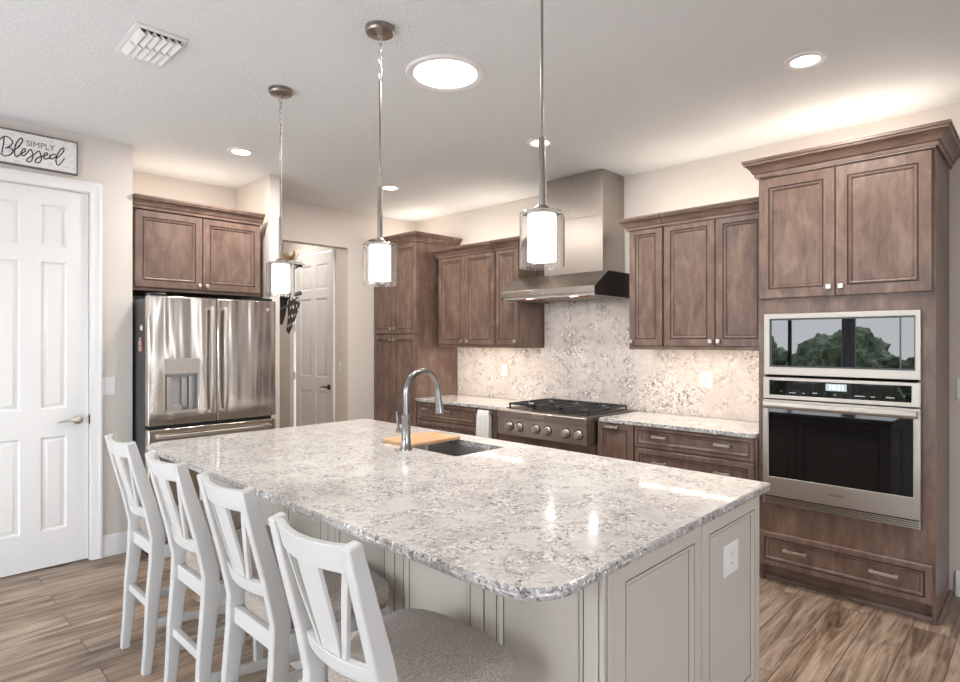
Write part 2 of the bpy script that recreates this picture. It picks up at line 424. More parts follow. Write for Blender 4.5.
# walls behind the camera; back wall openings are added for daylight and streaks
struct('wall_patio', MB().poly([(YB, 0), (YD, 0), (YD, CEIL), (YB, CEIL)], [[(.45, .03), (4.15, .03), (4.15, 2.42), (.45, 2.42)]], lambda u, v, d: (XL-d, u, v), 0, .15), 'wall_paint')
struct('wall_back', MB().poly([(XL, 0), (XW, 0), (XW, CEIL), (XL, CEIL)], [[(-1.85, .30), (.65, .30), (.65, 2.42), (-1.85, 2.42)], [(3.82, .30), (4.02, .30), (4.02, 2.42), (3.82, 2.42)]], lambda u, v, d: (u, YB-d, v), 0, .15), 'wall_paint')
def window_frame(name, fn, u0, u1, z0, z1, nm, w=.05):
    m = MB()
    for a, b, c, d in ((u0, u1, z0, z0+w), (u0, u1, z1-w, z1), (u0, u0+w, z0, z1), (u1-w, u1, z0, z1)):
        fbox(m, fn, a, b, 0, .07, c, d)
    for i in range(1, nm):
        x = u0+(u1-u0)*i/nm; fbox(m, fn, x-w/2, x+w/2, .01, .06, z0+w, z1-w)
    return struct(name, m, 'frame_dark')
window_frame('window_1', lambda u, d, z: (XL-.04-d, u, z), .45, 4.15, .03, 2.42, 4)
window_frame('added_window_2', lambda u, d, z: (u, YB-.04-d, z), -1.85, .65, .30, 2.42, 3)  # invented back window, lets extra daylight into the room
window_frame('added_window_3', lambda u, d, z: (XW+.04+d, u, z), -1.75, -1.50, .30, 2.42, 1, .02)  # unseen slot window, added for a bright streak on the refrigerator
window_frame('added_window_4', lambda u, d, z: (u, YB-.04-d, z), 3.82, 4.02, .30, 2.42, 1, .02)  # second added slot, gives the fridge steel another bright reflection
struct('patio_ground', MB().box(-40, 40, -40, 40, -.35, -.30), 'paving')
m = MB()
def blob(cx, cy, cz, r, k):
    b = bmesh.new(); bmesh.ops.create_icosphere(b, subdivisions=5, radius=r)
    vs = []
    for v in b.verts:
        n = mnoise.noise(v.co*2.2/r + Vector((k, k*2, 0)))
        n += .35*mnoise.noise(v.co*9/r + Vector((k, 0, 0))) + .25*mnoise.noise(v.co*22/r)
        q = v.co*(1+.35*n); vs.append((cx+q.x, cy+q.y, cz+q.z*.9))
    fs = [[v.index for v in f.verts] for f in b.faces]; b.free(); m.add(vs, fs)
for k, (x, y, z, r) in enumerate(((-9, -1, .5, 1.1), (-9.5, 1.5, .4, 1.0), (-9, 3.6, .6, 1.2), (-9.6, 6, .5, 1.1), (-8.6, 8.6, .5, 1.2), (-10, -4, .7, 1.4))): blob(x, y, z, r, k)
m.build('hedge', 'hedge_leaf', kind='stuff', label='leafy green hedge outside the patio doors', cat='hedge')

MB().box(-3.05, -.55, -.6, 4.2, .001, .014).build('bounce_rug', 'bounce_rug_wool', label='large cream rug added behind the camera to bounce sunlight upward', cat='rug')  # unseen pale rug, added to bounce sunlight onto the ceiling
for k, (ya, yb) in enumerate(((.30, .62), (3.98, 4.32), (2.22, 2.42))):
    m = MB(); f = [(XL+.09+.025*math.sin(i*1.5), ya+(yb-ya)*i/24) for i in range(25)]
    m.loft([[(x, y, z) for x, y in f]+[(x+.006, y, z) for x, y in f[::-1]] for z in (.02, 2.45)])
    m.build('curtain', 'curtain_cloth', label=('grey curtain at the right end of the patio doors behind the camera', 'grey curtain at the left end of the patio doors behind the camera', 'grey curtain gathered at the middle of the patio doors')[k], cat='curtain')
# casing, base boards
cas = [(0, 0), (.012, 0), (.016, .012), (.016, .05), (.020, .058), (.020, .068), (0, .068)]
def casing(name, fn, u0, u1, zt, w=.066):
    m = MB()
    prof = [(0, .0), (0, .012), (.010, .016), (.045, .017), (.052, .022), (w, .022), (w, 0)]
    loops = []
    path = [(u1, 0, 1, 0), (u1, zt, 1, 1), (u0, zt, -1, 1), (u0, 0, -1, 0)]
    for (u, z, su, sz) in path: loops.append([fn(u+su*a, d+.0005, z+sz*a) for a, d in prof])
    m.loft(loops); return struct(name, m, 'trim_white')
casing('trim_1', FY(YD), DX0-.008, DX1+.008, DZ+.008)
BASEP = [(.0005, 0), (.016, 0), (.016, .10), (.012, .112), (.012, .122), (.006, .140), (.0005, .145)]
def baseboard(name, path, side): struct(name, MB().sweep(path, BASEP, side), 'trim_white')
baseboard('baseboard_left', [(DX1+.075, YD), (1.245, YD)], -1)
baseboard('baseboard_left_wall', [(XL, YD), (DX0-.075, YD)], -1)
baseboard('baseboard_range', [(XW, YB), (XW, .40)], 1)
baseboard('baseboard_far', [(3.50, YF), (3.74, YF)], -1)
baseboard('baseboard_wing', [(2.25, YD), (2.335, YD), (2.335, YF)], -1)
baseboard('baseboard_hall', [(3.45, YF+.13), (3.45, 5.53)], 1)

# six-panel doors
def six_panel(fn, u0, u1, z0, z1, hinge_u, colsp, rows, name, t=.035):
    d = MB(); holes = []
    for (a, b) in colsp:
        for (c, e) in rows: holes.append([(a, c), (b, c), (b, e), (a, e)])
    us = sorted({u0, u1} | {x for c in colsp for x in c}); zs = sorted({z0, z1} | {x for c in rows for x in c})
    def hole(a, b): return any(c <= (us[a]+us[a+1])/2 <= e for c, e in colsp) and any(c <= (zs[b]+zs[b+1])/2 <= e for c, e in rows)
    for i in range(len(us)-1):
        for j in range(len(zs)-1):
            if not hole(i, j): d.add([fn(us[i], 0, zs[j]), fn(us[i+1], 0, zs[j]), fn(us[i+1], 0, zs[j+1]), fn(us[i], 0, zs[j+1])], [(0, 1, 2, 3)])
    d.loft([ring(fn, u0, u1, z0, z1, 0, 0), ring(fn, u0, u1, z0, z1, 0, -t)])
    d.f.pop(-2); d.mi.pop(-2)
    for h in holes:
        (a, c), (b, e) = h[0], h[2]
        pr = [(0, 0), (.010, -.014), (.018, -.014), (.034, -.003), (.038, -.003)]
        d.loft([ring(fn, a, b, c, e, i, q) for i, q in pr]); d.f.pop(-2); d.mi.pop(-2)
    return struct(name, d, 'white_paint')
ROWS = [(.245, .843), (1.025, 1.968), (2.071, 2.331)]
# slightly recessed in its jamb
door = six_panel(FY(YD+.012), DX0, DX1, .012, DZ, 0, [(.485, .623), (.727, .865)], ROWS, 'door_1')
def lever(fn, u, z, sgn, parent, matn, rose=.028):
    m = MB(); r = []
    for rr, d in ((rose, 0), (rose, .008), (rose-.008, .014), (.010, .016), (.010, .045), (0.0005, .045)):
        r.append([fn(u+rr*math.cos(2*PI*k/16), d, z+rr*math.sin(2*PI*k/16)) for k in range(16)])
    m.loft(r)
    pts = [(0, .038, 0), (.02, .046, .002), (.05, .046, .004), (.085, .045, -.002), (.112, .042, -.006)]
    m.tube([fn(u+sgn*a, d, z+c) for a, d, c in pts], [.0095, .0095, .008, .007, .006], 10)
    return m.build('door_handle', matn, parent, label='lever handle in brushed metal')
lever(FY(YD+.012), .925, .94, -1, door, 'nickel')
struct('trim_2', MB().box(DX0-.02, DX0-.003, YD+.001, YD+.11, 0, DZ+.003).box(DX1+.003, DX1+.02, YD+.001, YD+.11, 0, DZ+.003).box(DX0-.02, DX1+.02, YD+.001, YD+.11, DZ+.003, DZ+.02), 'trim_white')
struct('wall_pantry_inside', MB().box(DX0-.1, DX1+.1, YD+.3, YD+.34, 0, DZ), 'wall_paint')
m = MB().box(DX1+.002, DX1+.008, YD-.0015, YD+.010, .91, .97); m.build('strike_plate', 'dark_metal', door)
HX = FX(3.462)
hrows = [(.245, .90), (1.06, 1.94), (2.04, 2.32)]
hd = six_panel(HX, 5.62, 6.42, .012, 2.44, 0, [(5.73, 5.97), (6.07, 6.31)], hrows, 'door_2')
casing('trim_3', FX(3.45), 5.61, 6.43, 2.45)
lever(HX, 5.685, .955, 1, hd, 'dark_metal', .03)
m = MB()
for z in (.25, 1.05, 1.62): fbox(m, FX(3.45), 6.405, 6.425, 0, .012, z-.045, z+.045)
m.build('hinge', 'plastic_grey', hd)

# switches and outlets
def plate(name, fn, uc, zc, w, h, kind, label, n=1):
    t = thing(name, fn(uc, 0, zc), label, 'switch' if kind == 'rocker' else 'outlet')
    m = MB(); m.loft([ring(fn, uc-w/2, uc+w/2, zc-h/2, zc+h/2, i, d) for i, d in ((0, .0006), (0, .004), (.003, .006), (.004, .006))]); m.build('plate', 'plastic_white', t)
    for i in range(n):
        u = uc+(i-(n-1)/2)*.046
        m = MB(); fbox(m, fn, u-.016, u+.016, .0055, .0085, zc-.033, zc+.033); q = m.build('rocker' if kind == 'rocker' else 'socket', 'plastic_white', t, bevel=.001)
        if kind != 'rocker':
            for s in (-1, 1):
                m = MB(); fbox(m, fn, u-.007, u+.007, .0084, .0088, zc+s*.017-.004, zc+s*.017+.004); m.build('slot', 'plastic_grey', q)
    return t
plate('light_switch', FY(YD), 1.097, 1.154, .082, .122, 'rocker', 'white rocker light switch on the wall right of the white pantry door')
plate('light_switch', FX(3.45), 5.43, 1.18, .075, .12, 'rocker', 'small light switch inside the hallway opening beside its door')
plate('light_switch', FX(XW), .355, 1.187, .09, .125, 'rocker', 'light switch at the right edge, past the tall oven cabinet')
plate('wall_outlet', FX(4.314), 3.871, 1.175, .078, .12, 'outlet', 'outlet on the stone backsplash left of the range')
plate('wall_outlet', FX(4.314), 1.85, 1.172, .09, .118, 'outlet', 'outlet on the stone backsplash right of the range')

# ------------------------------------------------------------------ cabinets on the range wall
WD = ['cabinet_wood', 'wood_glaze']
def cabinet(name, loc, label, cat='cabinet', group=None): return thing(name, loc, label, cat, group)
def add_door(c, fn, u0, u1, z0, z1, knobpos=None, name='door', pull=None, mats=WD, rail=.055, pullz=None):
    d = panel_front(fn, u0, u1, z0, z1, rail).build(name, mats, c)
    if knobpos:
        m = MB(); knob(m, fn, *knobpos); m.build('knob', 'nickel', d, bevel=.002)
    for p in (pull or []):
        m = MB(); bar_pull(m, fn, p[0], p[1], p[2] if len(p) > 2 else .105); m.build('handle', 'nickel', d, bevel=.0015)
    return d
FB = 3.77; BX = FX(FB)          # base carcass face; fronts stand 2 cm proud
CT = .893
def base_box(c, y0, y1, z1=CT-.032):
    m = MB().box(FB, XW-.005, y0, y1, .10, z1); m.build('body', 'cabinet_wood', c)
    MB().box(FB+.06, FB+.075, y0, y1, 0, .10).build('toe_kick', 'cabinet_wood_across', c)
g_ = .0025
c = cabinet('base_cabinet', (4.0, 4.13, 0), 'brown base cabinet with wide drawers between the tall pantry cabinet and the towel')
base_box(c, 3.70, 4.54)
add_door(c, BX, 3.705, 4.535, .69, .855, name='drawer', pull=[(4.385, .80), (4.08, .80)], rail=.032)
add_door(c, BX, 3.705, 4.535, .41, .68, name='drawer', pull=[(4.385, .60), (4.08, .60)], rail=.04)
add_door(c, BX, 3.705, 4.535, .12, .40, name='drawer', pull=[(4.385, .32), (4.08, .32)], rail=.04)
c = cabinet('base_cabinet', (4.0, 3.57, 0), 'narrow brown base cabinet behind the hanging light towel')
base_box(c, 3.45, 3.696)
add_door(c, BX, 3.455, 3.692, .12, .855, rail=.05)
m = MB(); bar_pull(m, BX, 3.565, .835, .17, d=.0205); m.build('towel_bar', 'nickel', bevel=.0015, label='short metal bar holding the light dish towel left of the cooktop', cat='towel bar')
c = cabinet('base_cabinet', (4.0, 2.9, 0), 'brown base cabinet carrying the stainless gas range top')
MB().box(FB, XW-.005, 2.442, 3.446, .10, .68).build('body', 'cabinet_wood', c)
MB().box(FB+.06, FB+.075, 2.442, 3.446, 0, .10).build('toe_kick', 'cabinet_wood_across', c)
fbox(MB(), BX, 2.46, 3.43, .001, .018, .60, .675).build('filler_rail', 'cabinet_wood_across', c, bevel=.002)
m = MB(); fbox(m, BX, 3.365, 3.445, .001, .018, .675, .86); m.build('filler_stile', 'cabinet_wood', c)
add_door(c, BX, 2.46, 2.94, .12, .59, (2.90, .55)); add_door(c, BX, 2.945, 3.43, .12, .59, (2.985, .55))
c = cabinet('base_cabinet', (4.0, 2.29, 0), 'narrow brown base cabinet just right of the range top with one horizontal pull')
base_box(c, 2.135, 2.434)
add_door(c, BX, 2.14, 2.432, .12, .862, pull=[(2.30, .835)], rail=.05)
c = cabinet('base_cabinet', (4.0, 1.71, 0), 'brown base cabinet with wide drawers between range and oven tower')
base_box(c, 1.298, 2.131)
add_door(c, BX, 1.315, 2.125, .715, .858, name='drawer', pull=[(1.93, .80), (1.50, .80)], rail=.028)
add_door(c, BX, 1.315, 2.125, .415, .705, name='drawer', pull=[(1.93, .62), (1.50, .62)], rail=.04)
add_door(c, BX, 1.315, 2.125, .12, .405, name='drawer', pull=[(1.93, .33), (1.50, .33)], rail=.04)

# worktops and splash
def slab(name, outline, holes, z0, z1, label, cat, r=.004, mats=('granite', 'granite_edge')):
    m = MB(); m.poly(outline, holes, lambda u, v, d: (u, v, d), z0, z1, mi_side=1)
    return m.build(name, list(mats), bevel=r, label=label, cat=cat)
slab('countertop', [(3.735, 3.372), (4.313, 3.372), (4.313, 4.540), (3.735, 4.540)], [], CT-.03, CT, 'speckled granite countertop left of the range', 'countertop')
slab('countertop', [(3.735, 1.300), (4.313, 1.300), (4.313, 2.412), (3.735, 2.412)], [], CT-.03, CT, 'speckled granite countertop right of the range', 'countertop')
m = MB(); m.poly([(1.298, CT+.001), (4.540, CT+.001), (4.540, 1.398), (3.372, 1.398), (3.372, 1.98), (2.285, 1.98), (2.285, 1.398), (1.298, 1.398)], [], lambda u, v, d: (4.3299-d, u, v), 0, .015)
m.build('backsplash', 'granite_splash', label='full height speckled stone backsplash behind the range', cat='backsplash')

# upper cabinets
FU = 3.97; UX = FX(FU)
def upper(name, y0, y1, doors, label, cpath, zt=2.315, strip=True):
    c = cabinet(name, (4.1, (y0+y1)/2, 1.40), label)
    MB().box(FU, XW-.002, y0, y1, 1.420, zt).build('body', 'cabinet_wood', c)
    MB().box(FU-.012, FU+.008, y0, y1, 1.398, 1.4195).build('light_rail', 'cabinet_wood_across', c)
    for u0, u1, kp in doors: add_door(c, UX, u0, u1, 1.424, 2.296, kp)
    for ye in (y0, y1-.012): MB().box(FU+.0085, XW-.003, ye, ye+.012, 1.398, 1.4195).build('end_rail', 'cabinet_wood', c)
    MB().sweep(cpath, crown(zt-.03, 1.0, .9), -1).build('crown_moulding', ['cabinet_wood_across'], c)
    return c
upper('wall_cabinet', 3.665, 4.44, [(4.058, 4.436, (4.092, 1.458)), (3.669, 4.053, (4.015, 1.458))], 'two-door brown wall cabinet beside the tall pantry cabinet',
      [(XW-.003, 4.44), (FU-.021, 4.44), (FU-.021, 3.666)])
upper('wall_cabinet', 3.384, 3.662, [(3.388, 3.656, (3.412, 1.458))], 'single-door brown wall cabinet at the left of the range hood',
      [(FU-.021, 3.661), (FU-.021, 3.384), (XW-.003, 3.384)])
upper('wall_cabinet', 2.014, 2.290, [(2.020, 2.284, (2.262, 1.458))], 'single-door brown wall cabinet at the right of the range hood',
      [(XW-.003, 2.290), (FU-.021, 2.290), (FU-.021, 2.0145)])
upper('wall_cabinet', 1.300, 2.011, [(1.638, 2.005, (1.662, 1.458)), (1.306, 1.633, (1.609, 1.458))], 'two-door brown wall cabinet between the hood side and the oven tower',
      [(FU-.021, 2.0105), (FU-.021, 1.3005)])
def led(y0, y1, label):
    t = thing('led_strip', (4.04, (y0+y1)/2, 1.395), label, 'light')
    MB().box(4.030, 4.050, y0, y1, 1.4145, 1.4195).build('strip_base', 'plastic_white', t)
    m = MB(); n = int((y1-y0)/.028)
    for i in range(n):
        y = y0+(i+.5)*(y1-y0)/n; m.box(4.035, 4.045, y-.005, y+.005, 1.4115, 1.4145)
    m.build('diodes', 'led_glow', t)
led(3.40, 4.42, 'thin LED strip under the wall cabinets left of the hood'); led(1.33, 2.26, 'thin LED strip under the wall cabinets right of the hood')

# tall pantry cabinet
c = cabinet('pantry_cabinet', (4.02, 4.9, 0), 'tall brown pantry cabinet with four doors in the far corner')
PX = FX(3.77); py0, py1 = 4.546, 5.262
MB().box(3.77, XW-.003, py0, py1, .10, 2.47).build('body', 'cabinet_wood', c)
MB().box(3.83, 3.845, py0, py1, 0, .10).build('toe_kick', 'cabinet_wood_across', c)
ym = 4.912
add_door(c, PX, py0+.006, ym-.002, 1.535, 2.455, (ym-.035, 1.590)); add_door(c, PX, ym+.002, py1-.008, 1.535, 2.455, (ym+.035, 1.590))
add_door(c, PX, py0+.006, ym-.002, .12, 1.525, (ym-.035, 1.478)); add_door(c, PX, ym+.002, py1-.008, .12, 1.525, (ym+.035, 1.478))
MB().sweep([(3.749, py1), (3.749, py0), (XW-.003, py0)], crown(2.455), -1).build('crown_moulding', ['cabinet_wood_across'], c)

# oven tower
c = cabinet('oven_cabinet', (4.03, .87, 0), 'tall brown cabinet housing the microwave and wall oven at the right')
TX = FX(3.78); ty0, ty1 = .430, 1.294
m = MB(); m.poly([(ty0, .102), (ty1, .102), (ty1, 2.455), (ty0, 2.455)], [[(.50, .50), (1.25, .50), (1.25, 1.61), (.50, 1.61)]], lambda u, v, d: (3.78+d, u, v), 0, .018); m.build('face_frame', 'cabinet_wood', c)
m = MB(); m.box(3.7985, 4.327, ty0, ty0+.018, .0, 2.455); m.box(3.7985, 4.327, ty1-.018, ty1, .0, 2.455); m.box(3.80, 4.327, ty0+.018, ty1-.018, 2.437, 2.455); m.box(3.80, 4.327, ty0+.018, ty1-.018, .46, .48)
m.box(4.315, 4.327, ty0+.018, ty1-.018, .0, 2.437); m.build('body', 'cabinet_wood', c)
yc = .878
add_door(c, TX, yc+.002, ty1-.006, 1.715, 2.440, (yc+.030, 1.768), rail=.062); add_door(c, TX, ty0+.012, yc-.002, 1.715, 2.440, (yc-.030, 1.768), rail=.062)
add_door(c, TX, ty0+.010, ty1-.006, .105, .308, name='drawer', pull=[(1.08, .222, .13), (.648, .222, .13)], rail=.038)
MB().box(3.845, 3.86, ty0+.018, ty1-.018, 0, .46).build('toe_kick', 'cabinet_wood_across', c)
MB().sweep([(3.8435, ty1-.02), (3.8435, ty0-.0005), (4.327, ty0-.0005)], [(0, .001), (.018, .001), (.018, .012), (.010, .024), (0, .024)], -1).build('shoe_moulding', 'cabinet_wood_across', c)
MB().sweep([(XW-.003, ty1+.001), (3.757, ty1+.001), (3.757, ty0-.001), (XW-.003, ty0-.001)], crown(2.452, 1.15, 1.05), -1).build('crown_moulding', ['cabinet_wood_across'], c)

# microwave
t = thing('microwave', (3.9, .874, 1.256), 'built-in stainless microwave with dark mirrored glass above the wall oven', 'microwave')
AX = FX(3.779)
m = MB(); m.poly([(.489, 1.258), (1.257, 1.258), (1.257, 1.622), (.489, 1.622)], [[(.512, 1.305), (1.225, 1.305), (1.225, 1.592), (.512, 1.592)]], lambda u, v, d: AX(u, d, v), .0008, .022); m.build('trim_frame', 'steel_bright', t, bevel=.002)
m = MB(); fbox(m, AX, .512, 1.225, .004, .017, 1.305, 1.592); m.build('glass_door', 'black_plastic', t)
m = MB(); fbox(m, AX, .580, 1.213, .0172, .0178, 1.315, 1.583); m.build('window', 'black_glass', t)
m = MB(); fbox(m, AX, .517, .572, .0172, .0178, 1.315, 1.583); m.build('control_panel', 'black_glass', t)
MB().box(3.80, 4.25, .515, 1.235, 1.262, 1.605).build('case', 'dark_metal', t)
# wall oven
t = thing('wall_oven', (3.9, .876, .485), 'built-in stainless wall oven with black window and a lit 10:21 display', 'oven')
m = MB(); m.poly([(.489, 1.116), (1.261, 1.116), (1.261, 1.243), (.489, 1.243)], [[(.528, 1.138), (1.226, 1.138), (1.226, 1.225), (.528, 1.225)]], lambda u, v, d: AX(u, d, v), .0008, .022); pf = m.build('control_fascia', 'steel_bright', t, bevel=.002)
m = MB(); fbox(m, AX, .528, 1.226, .004, .017, 1.138, 1.225); gl = m.build('control_glass', 'black_glass', pf)
m = MB(); fbox(m, AX, .822, .925, .0172, .0180, 1.178, 1.218); m.build('display', 'display_glow', pf)
text_mesh('10:21', .036, lambda x, y, d: AX(.872-x, .0182+d, 1.186+y), .0006, pf, 'display_digits', 'display_digits')
m = MB()
for u, z, w in ((1.10, 1.155, .035), (1.04, 1.155, .012), (.98, 1.160, .025), (1.16, 1.16, .008), (.76, 1.157, .05), (.70, 1.157, .02), (.62, 1.158, .04), (.56, 1.17, .006), (.88, 1.157, .01)): fbox(m, AX, u-w/2, u+w/2, .0172, .0176, z-.0025, z+.0025)
m.build('button_marks', 'plastic_grey', pf)
m = MB(); m.poly([(.489, .532), (1.261, .532), (1.261, 1.108), (.489, 1.108)], [[(.520, .648), (1.228, .648), (1.228, 1.055), (.520, 1.055)]], lambda u, v, d: AX(u, d, v), .0008, .030); dr = m.build('oven_door', 'steel_bright', t, bevel=.003)
m = MB(); fbox(m, AX, .520, 1.228, .004, .026, .648, 1.055); m.build('window', 'black_glass', dr)
m = MB(); m.loft([[AX(u, .030+a, 1.066+b) for a, b in ((.022, -.008), (.030, -.008), (.036, .004), (.036, .020), (.030, .030), (.022, .030))] for u in (.502, 1.248)])
fbox(m, AX, .520, .545, .029, .053, 1.065, 1.085); fbox(m, AX, 1.205, 1.230, .029, .053, 1.065, 1.085); m.build('handle', 'steel_bright', dr, bevel=.002)
text_mesh('KitchenAid', .018, lambda x, y, d: AX(.874-x, .0301+d, .588+y), .0005, dr, 'badge', 'dark_metal')
m = MB(); fbox(m, AX, .489, 1.261, .001, .012, .485, .528); vg = m.build('vent_trim', 'dark_metal', t)
m = MB()
for k in range(4): fbox(m, AX, .491, 1.259, .012, .024, .487+k*.0105, .4915+k*.0105)
fbox(m, AX, .489, .497, .001, .025, .485, .528); fbox(m, AX, 1.253, 1.261, .001, .025, .485, .528)
m.build('louvers', 'nickel', vg)
MB().box(3.80, 4.25, .52, 1.23, .50, 1.235).build('case', 'dark_metal', t)

# ------------------------------------------------------------------ range top
t = thing('gas_cooktop', (3.95, 2.89, .70), 'stainless six-burner gas cooktop with black grates and six knobs', 'cooktop')
ry0, ry1 = 2.448, 3.328
# profile in (x, z), swept along Y
def yprism(m, prof, y0, y1): return m.loft([[(x, y, z) for x, z in prof] for y in (y0, y1)])
m = MB(); yprism(m, [(3.615, .885), (3.620, .893), (3.640, .897), (4.30, .897), (4.30, .885), (3.80, .860), (3.765, .690), (3.628, .690), (3.628, .826), (3.618, .838)], ry0, ry1)
body = m.build('body', 'steel', t, bevel=.002)
m = MB()
for k in range(11):
    for j in range(3): pass
mats_k = []
for i, y in enumerate((3.192, 3.088, 2.917, 2.803, 2.630, 2.516)):
    kb = MB(); kb.lathe([(.033, -.0005), (.033, -.008), (.029, -.011), (.026, -.014)], (3.6275, y, .765), 24, 'x'); b = kb.build('knob', 'steel_bright', t)
    kb = MB(); kb.lathe([(.025, -.0145), (.0245, -.034), (.022, -.040), (.0005, -.040)], (3.6275, y, .765), 20, 'x'); kb.box(3.576, 3.590, y-.0055, y+.0055, .744, .786); kb.build('grip', 'nickel', b, bevel=.001)
    kb = MB(); kb.lathe([(.040, -.0005), (.040, -.003), (.0335, -.003)], (3.6275, y, .765), 24, 'x'); kb.build('bezel', 'black_plastic', b)
m = MB().box(3.6135, 3.6165, 2.84, 2.95, .853, .880); bd = m.build('badge', 'nickel', t)
text_mesh('KitchenAid', .019, lambda x, y, d: (3.6133-d, 2.895-x, .861+y), .0005, bd, 'badge_lettering', 'dark_metal')
m = MB().box(3.70, 4.27, ry0+.03, ry1-.03, .8972, .902); m.build('burner_tray', 'dark_metal', t)
for gi in range(3):
    y0 = ry0+.035+gi*(ry1-ry0-.07)/3+.004; y1 = ry0+.035+(gi+1)*(ry1-ry0-.07)/3-.004
    m = MB(); zt0, zt1 = .926, .940
    for y in (y0, y1-.012): m.box(3.725, 4.267, y, y+.012, zt0, zt1)
    for x in (3.725, 3.990, 4.255): m.box(x, x+.012, y0, y1, zt0, zt1)
    ycg = (y0+y1)/2
    for xc in (3.861, 4.126):
        for a in range(8):
            an = a*PI/4; ca, sa = math.cos(an), math.sin(an)
            ex = .118 if a % 2 == 0 else .15
            L = min(ex/max(abs(ca), .01), (y1-y0)/2/max(abs(sa), .01), .17)
            m.beam([(xc+ca*.035, ycg+sa*.035, .934), (xc+ca*L, ycg+sa*L, .932)], .010, .010, Vector((-sa, ca, 0)))
    for x in (3.727, 4.256):
        for y in (y0+.001, y1-.012): m.box(x, x+.010, y, y+.010, .902, zt0)
    m.build('grate', 'black_iron', t)
    for xc in (3.861, 4.126):
        MB().lathe([(.05, .0005), (.05, .008), (.036, .012), (.036, .020), (.030, .024), (.0005, .024)], (xc, ycg, .9015), 20).build('burner', ['black_iron'], t)
# hood
t = thing('range_hood', (4.0, 2.83, 1.80), 'stainless chimney range hood above the range top', 'range hood')
hy0, hy1 = 2.400, 3.318
def hood_prof(): return [(3.672, 1.822), (3.660, 1.822), (3.660, 1.868), (3.845, 1.995), (4.314, 1.995), (4.314, 1.822)]
m = MB(); yprism(m, hood_prof(), hy0+.0015, hy1-.0015); m.build('canopy', 'steel', t, bevel=.0015)
for y in (hy0, hy1):
    m = MB(); s = -1 if y == hy0 else 1
    m.loft([[(x, yy, z) for x, z in [(3.664, 1.8), (3.664, 1.866), (3.848, 1.992), (4.314, 1.992), (4.314, 1.8)]] for yy in (y-s*.0012, y+s*.0012)])
    m.build('side_panel', 'black_plastic', t, label='dark side panel')
m = MB().box(3.68, 3.70, hy0+.002, hy1-.002, 1.800, 1.821).box(3.70, 4.28, hy0+.002, hy0+.02, 1.800, 1.821).box(3.70, 4.28, hy1-.02, hy1-.002, 1.800, 1.821); m.build('bottom_rim', 'steel_bright', t)
m = MB()
for k in range(3):
    y0 = hy0+.03+k*.287; m.box(3.74, 4.20, y0, y0+.275, 1.806, 1.8205)
    for j in range(9): m.box(3.75+j*.05, 3.765+j*.05, y0+.01, y0+.265, 1.802, 1.806)
m.build('filter', 'steel', t)
for y in (2.62, 3.05): MB().lathe([(.032, 0), (.032, .006), (.0005, .006)], (3.715, y, 1.7995), 16).build('lamp', 'hood_glow', t)
for y in (2.50, 3.00): MB().box(3.705, 3.725, y, y+.12, 1.793, 1.7995).build('indicator_strip', 'red_indicator', t)
m = MB().box(3.6565, 3.6595, 2.86, 2.985, 1.829, 1.860); bd = m.build('control_badge', 'nickel', t)
m = MB().box(3.6555, 3.6565, 2.87, 2.975, 1.848, 1.852).box(3.6555, 3.6565, 2.88, 2.965, 1.836, 1.841); m.build('badge_marks', 'dark_metal', bd)
m = MB().box(4.000, 4.326, 2.546, 3.112, 1.9955, 2.462); m.build('lower_chimney', 'steel', t, bevel=.002)
m = MB().box(4.004, 4.326, 2.550, 3.108, 2.463, CEIL-.001); m.build('upper_chimney', 'steel', t, bevel=.002)

# towel over the bar
m = MB(); rings = []
N = 14
for j, (x, z) in enumerate([(3.729, .50), (3.726, .65), (3.722, .80), (3.712, .842), (3.704, .852), (3.696, .842), (3.690, .80), (3.686, .65), (3.684, .46)]):
    row = []
    wid = .145 if j > 4 else .14
    if j in (3, 4, 5): wid = .130
    for i in range(N+1):
        u = i/N; row.append((x + .003*math.sin(u*19+j*.3)*(1 if j not in (3, 4, 5) else .3), 3.565+(u-.5)*wid*(1+.10*max(0, j-5)/3), z))
    rings.append(row)
top = [r for r in rings]
off = [[(p[0]-.004 if j >= 4 else p[0]+.004, p[1], p[2]+(.004 if 3 <= j <= 5 else 0)) for p in r] for j, r in enumerate(rings)]
m = MB(); m.loft([a+b[::-1] for a, b in zip(rings, off)])
tw = m.build('dish_towel', 'towel_cloth', label='light dish towel hanging from a bar left of the range top', cat='towel')

# ------------------------------------------------------------------ fridge and its cabinet
FRY = 4.65; RX = FY(FRY)
c = cabinet('fridge_cabinet', (1.735, 4.95, 1.82), 'two-door brown cabinet over the stainless refrigerator')
MB().box(1.262, 2.190, FRY, 5.262, 1.822, 2.41).build('body', 'cabinet_wood', c)
add_door(c, RX, 1.268, 1.728, 1.845, 2.395, (1.704, 1.878)); add_door(c, RX, 1.732, 2.184, 1.845, 2.395, (1.757, 1.878))
MB().sweep([(1.250, FRY-.021), (2.196, FRY-.021)], crown(2.400, 1, .85), -1).build('crown_moulding', 'cabinet_wood_across', c)
t = thing('refrigerator', (1.70, 4.7, 0), 'stainless french-door refrigerator with water dispenser', 'refrigerator')
fx0, fx1, fy = 1.256, 2.152, 4.300
MB().box(fx0+.004, fx1-.004, fy+.07, 5.10, .03, 1.745).build('case', 'fridge_side', t)
MB().box(fx0+.03, fx1-.03, fy+.12, 5.05, 0, .03).build('base_grille', 'black_plastic', t)
fm = 1.706
def bowed(m, u0, u1, z0, z1, bow=.008, n=10, y0=fy, th=.065):
    rings = []
    for z in (z0, z1):
        r = [(u0+(u1-u0)*i/n, y0+bow*((2*i/n-1)**4), z) for i in range(n+1)]
        rings.append(r+[(u1, y0+th, z), (u0, y0+th, z)])
    return m.loft(rings)
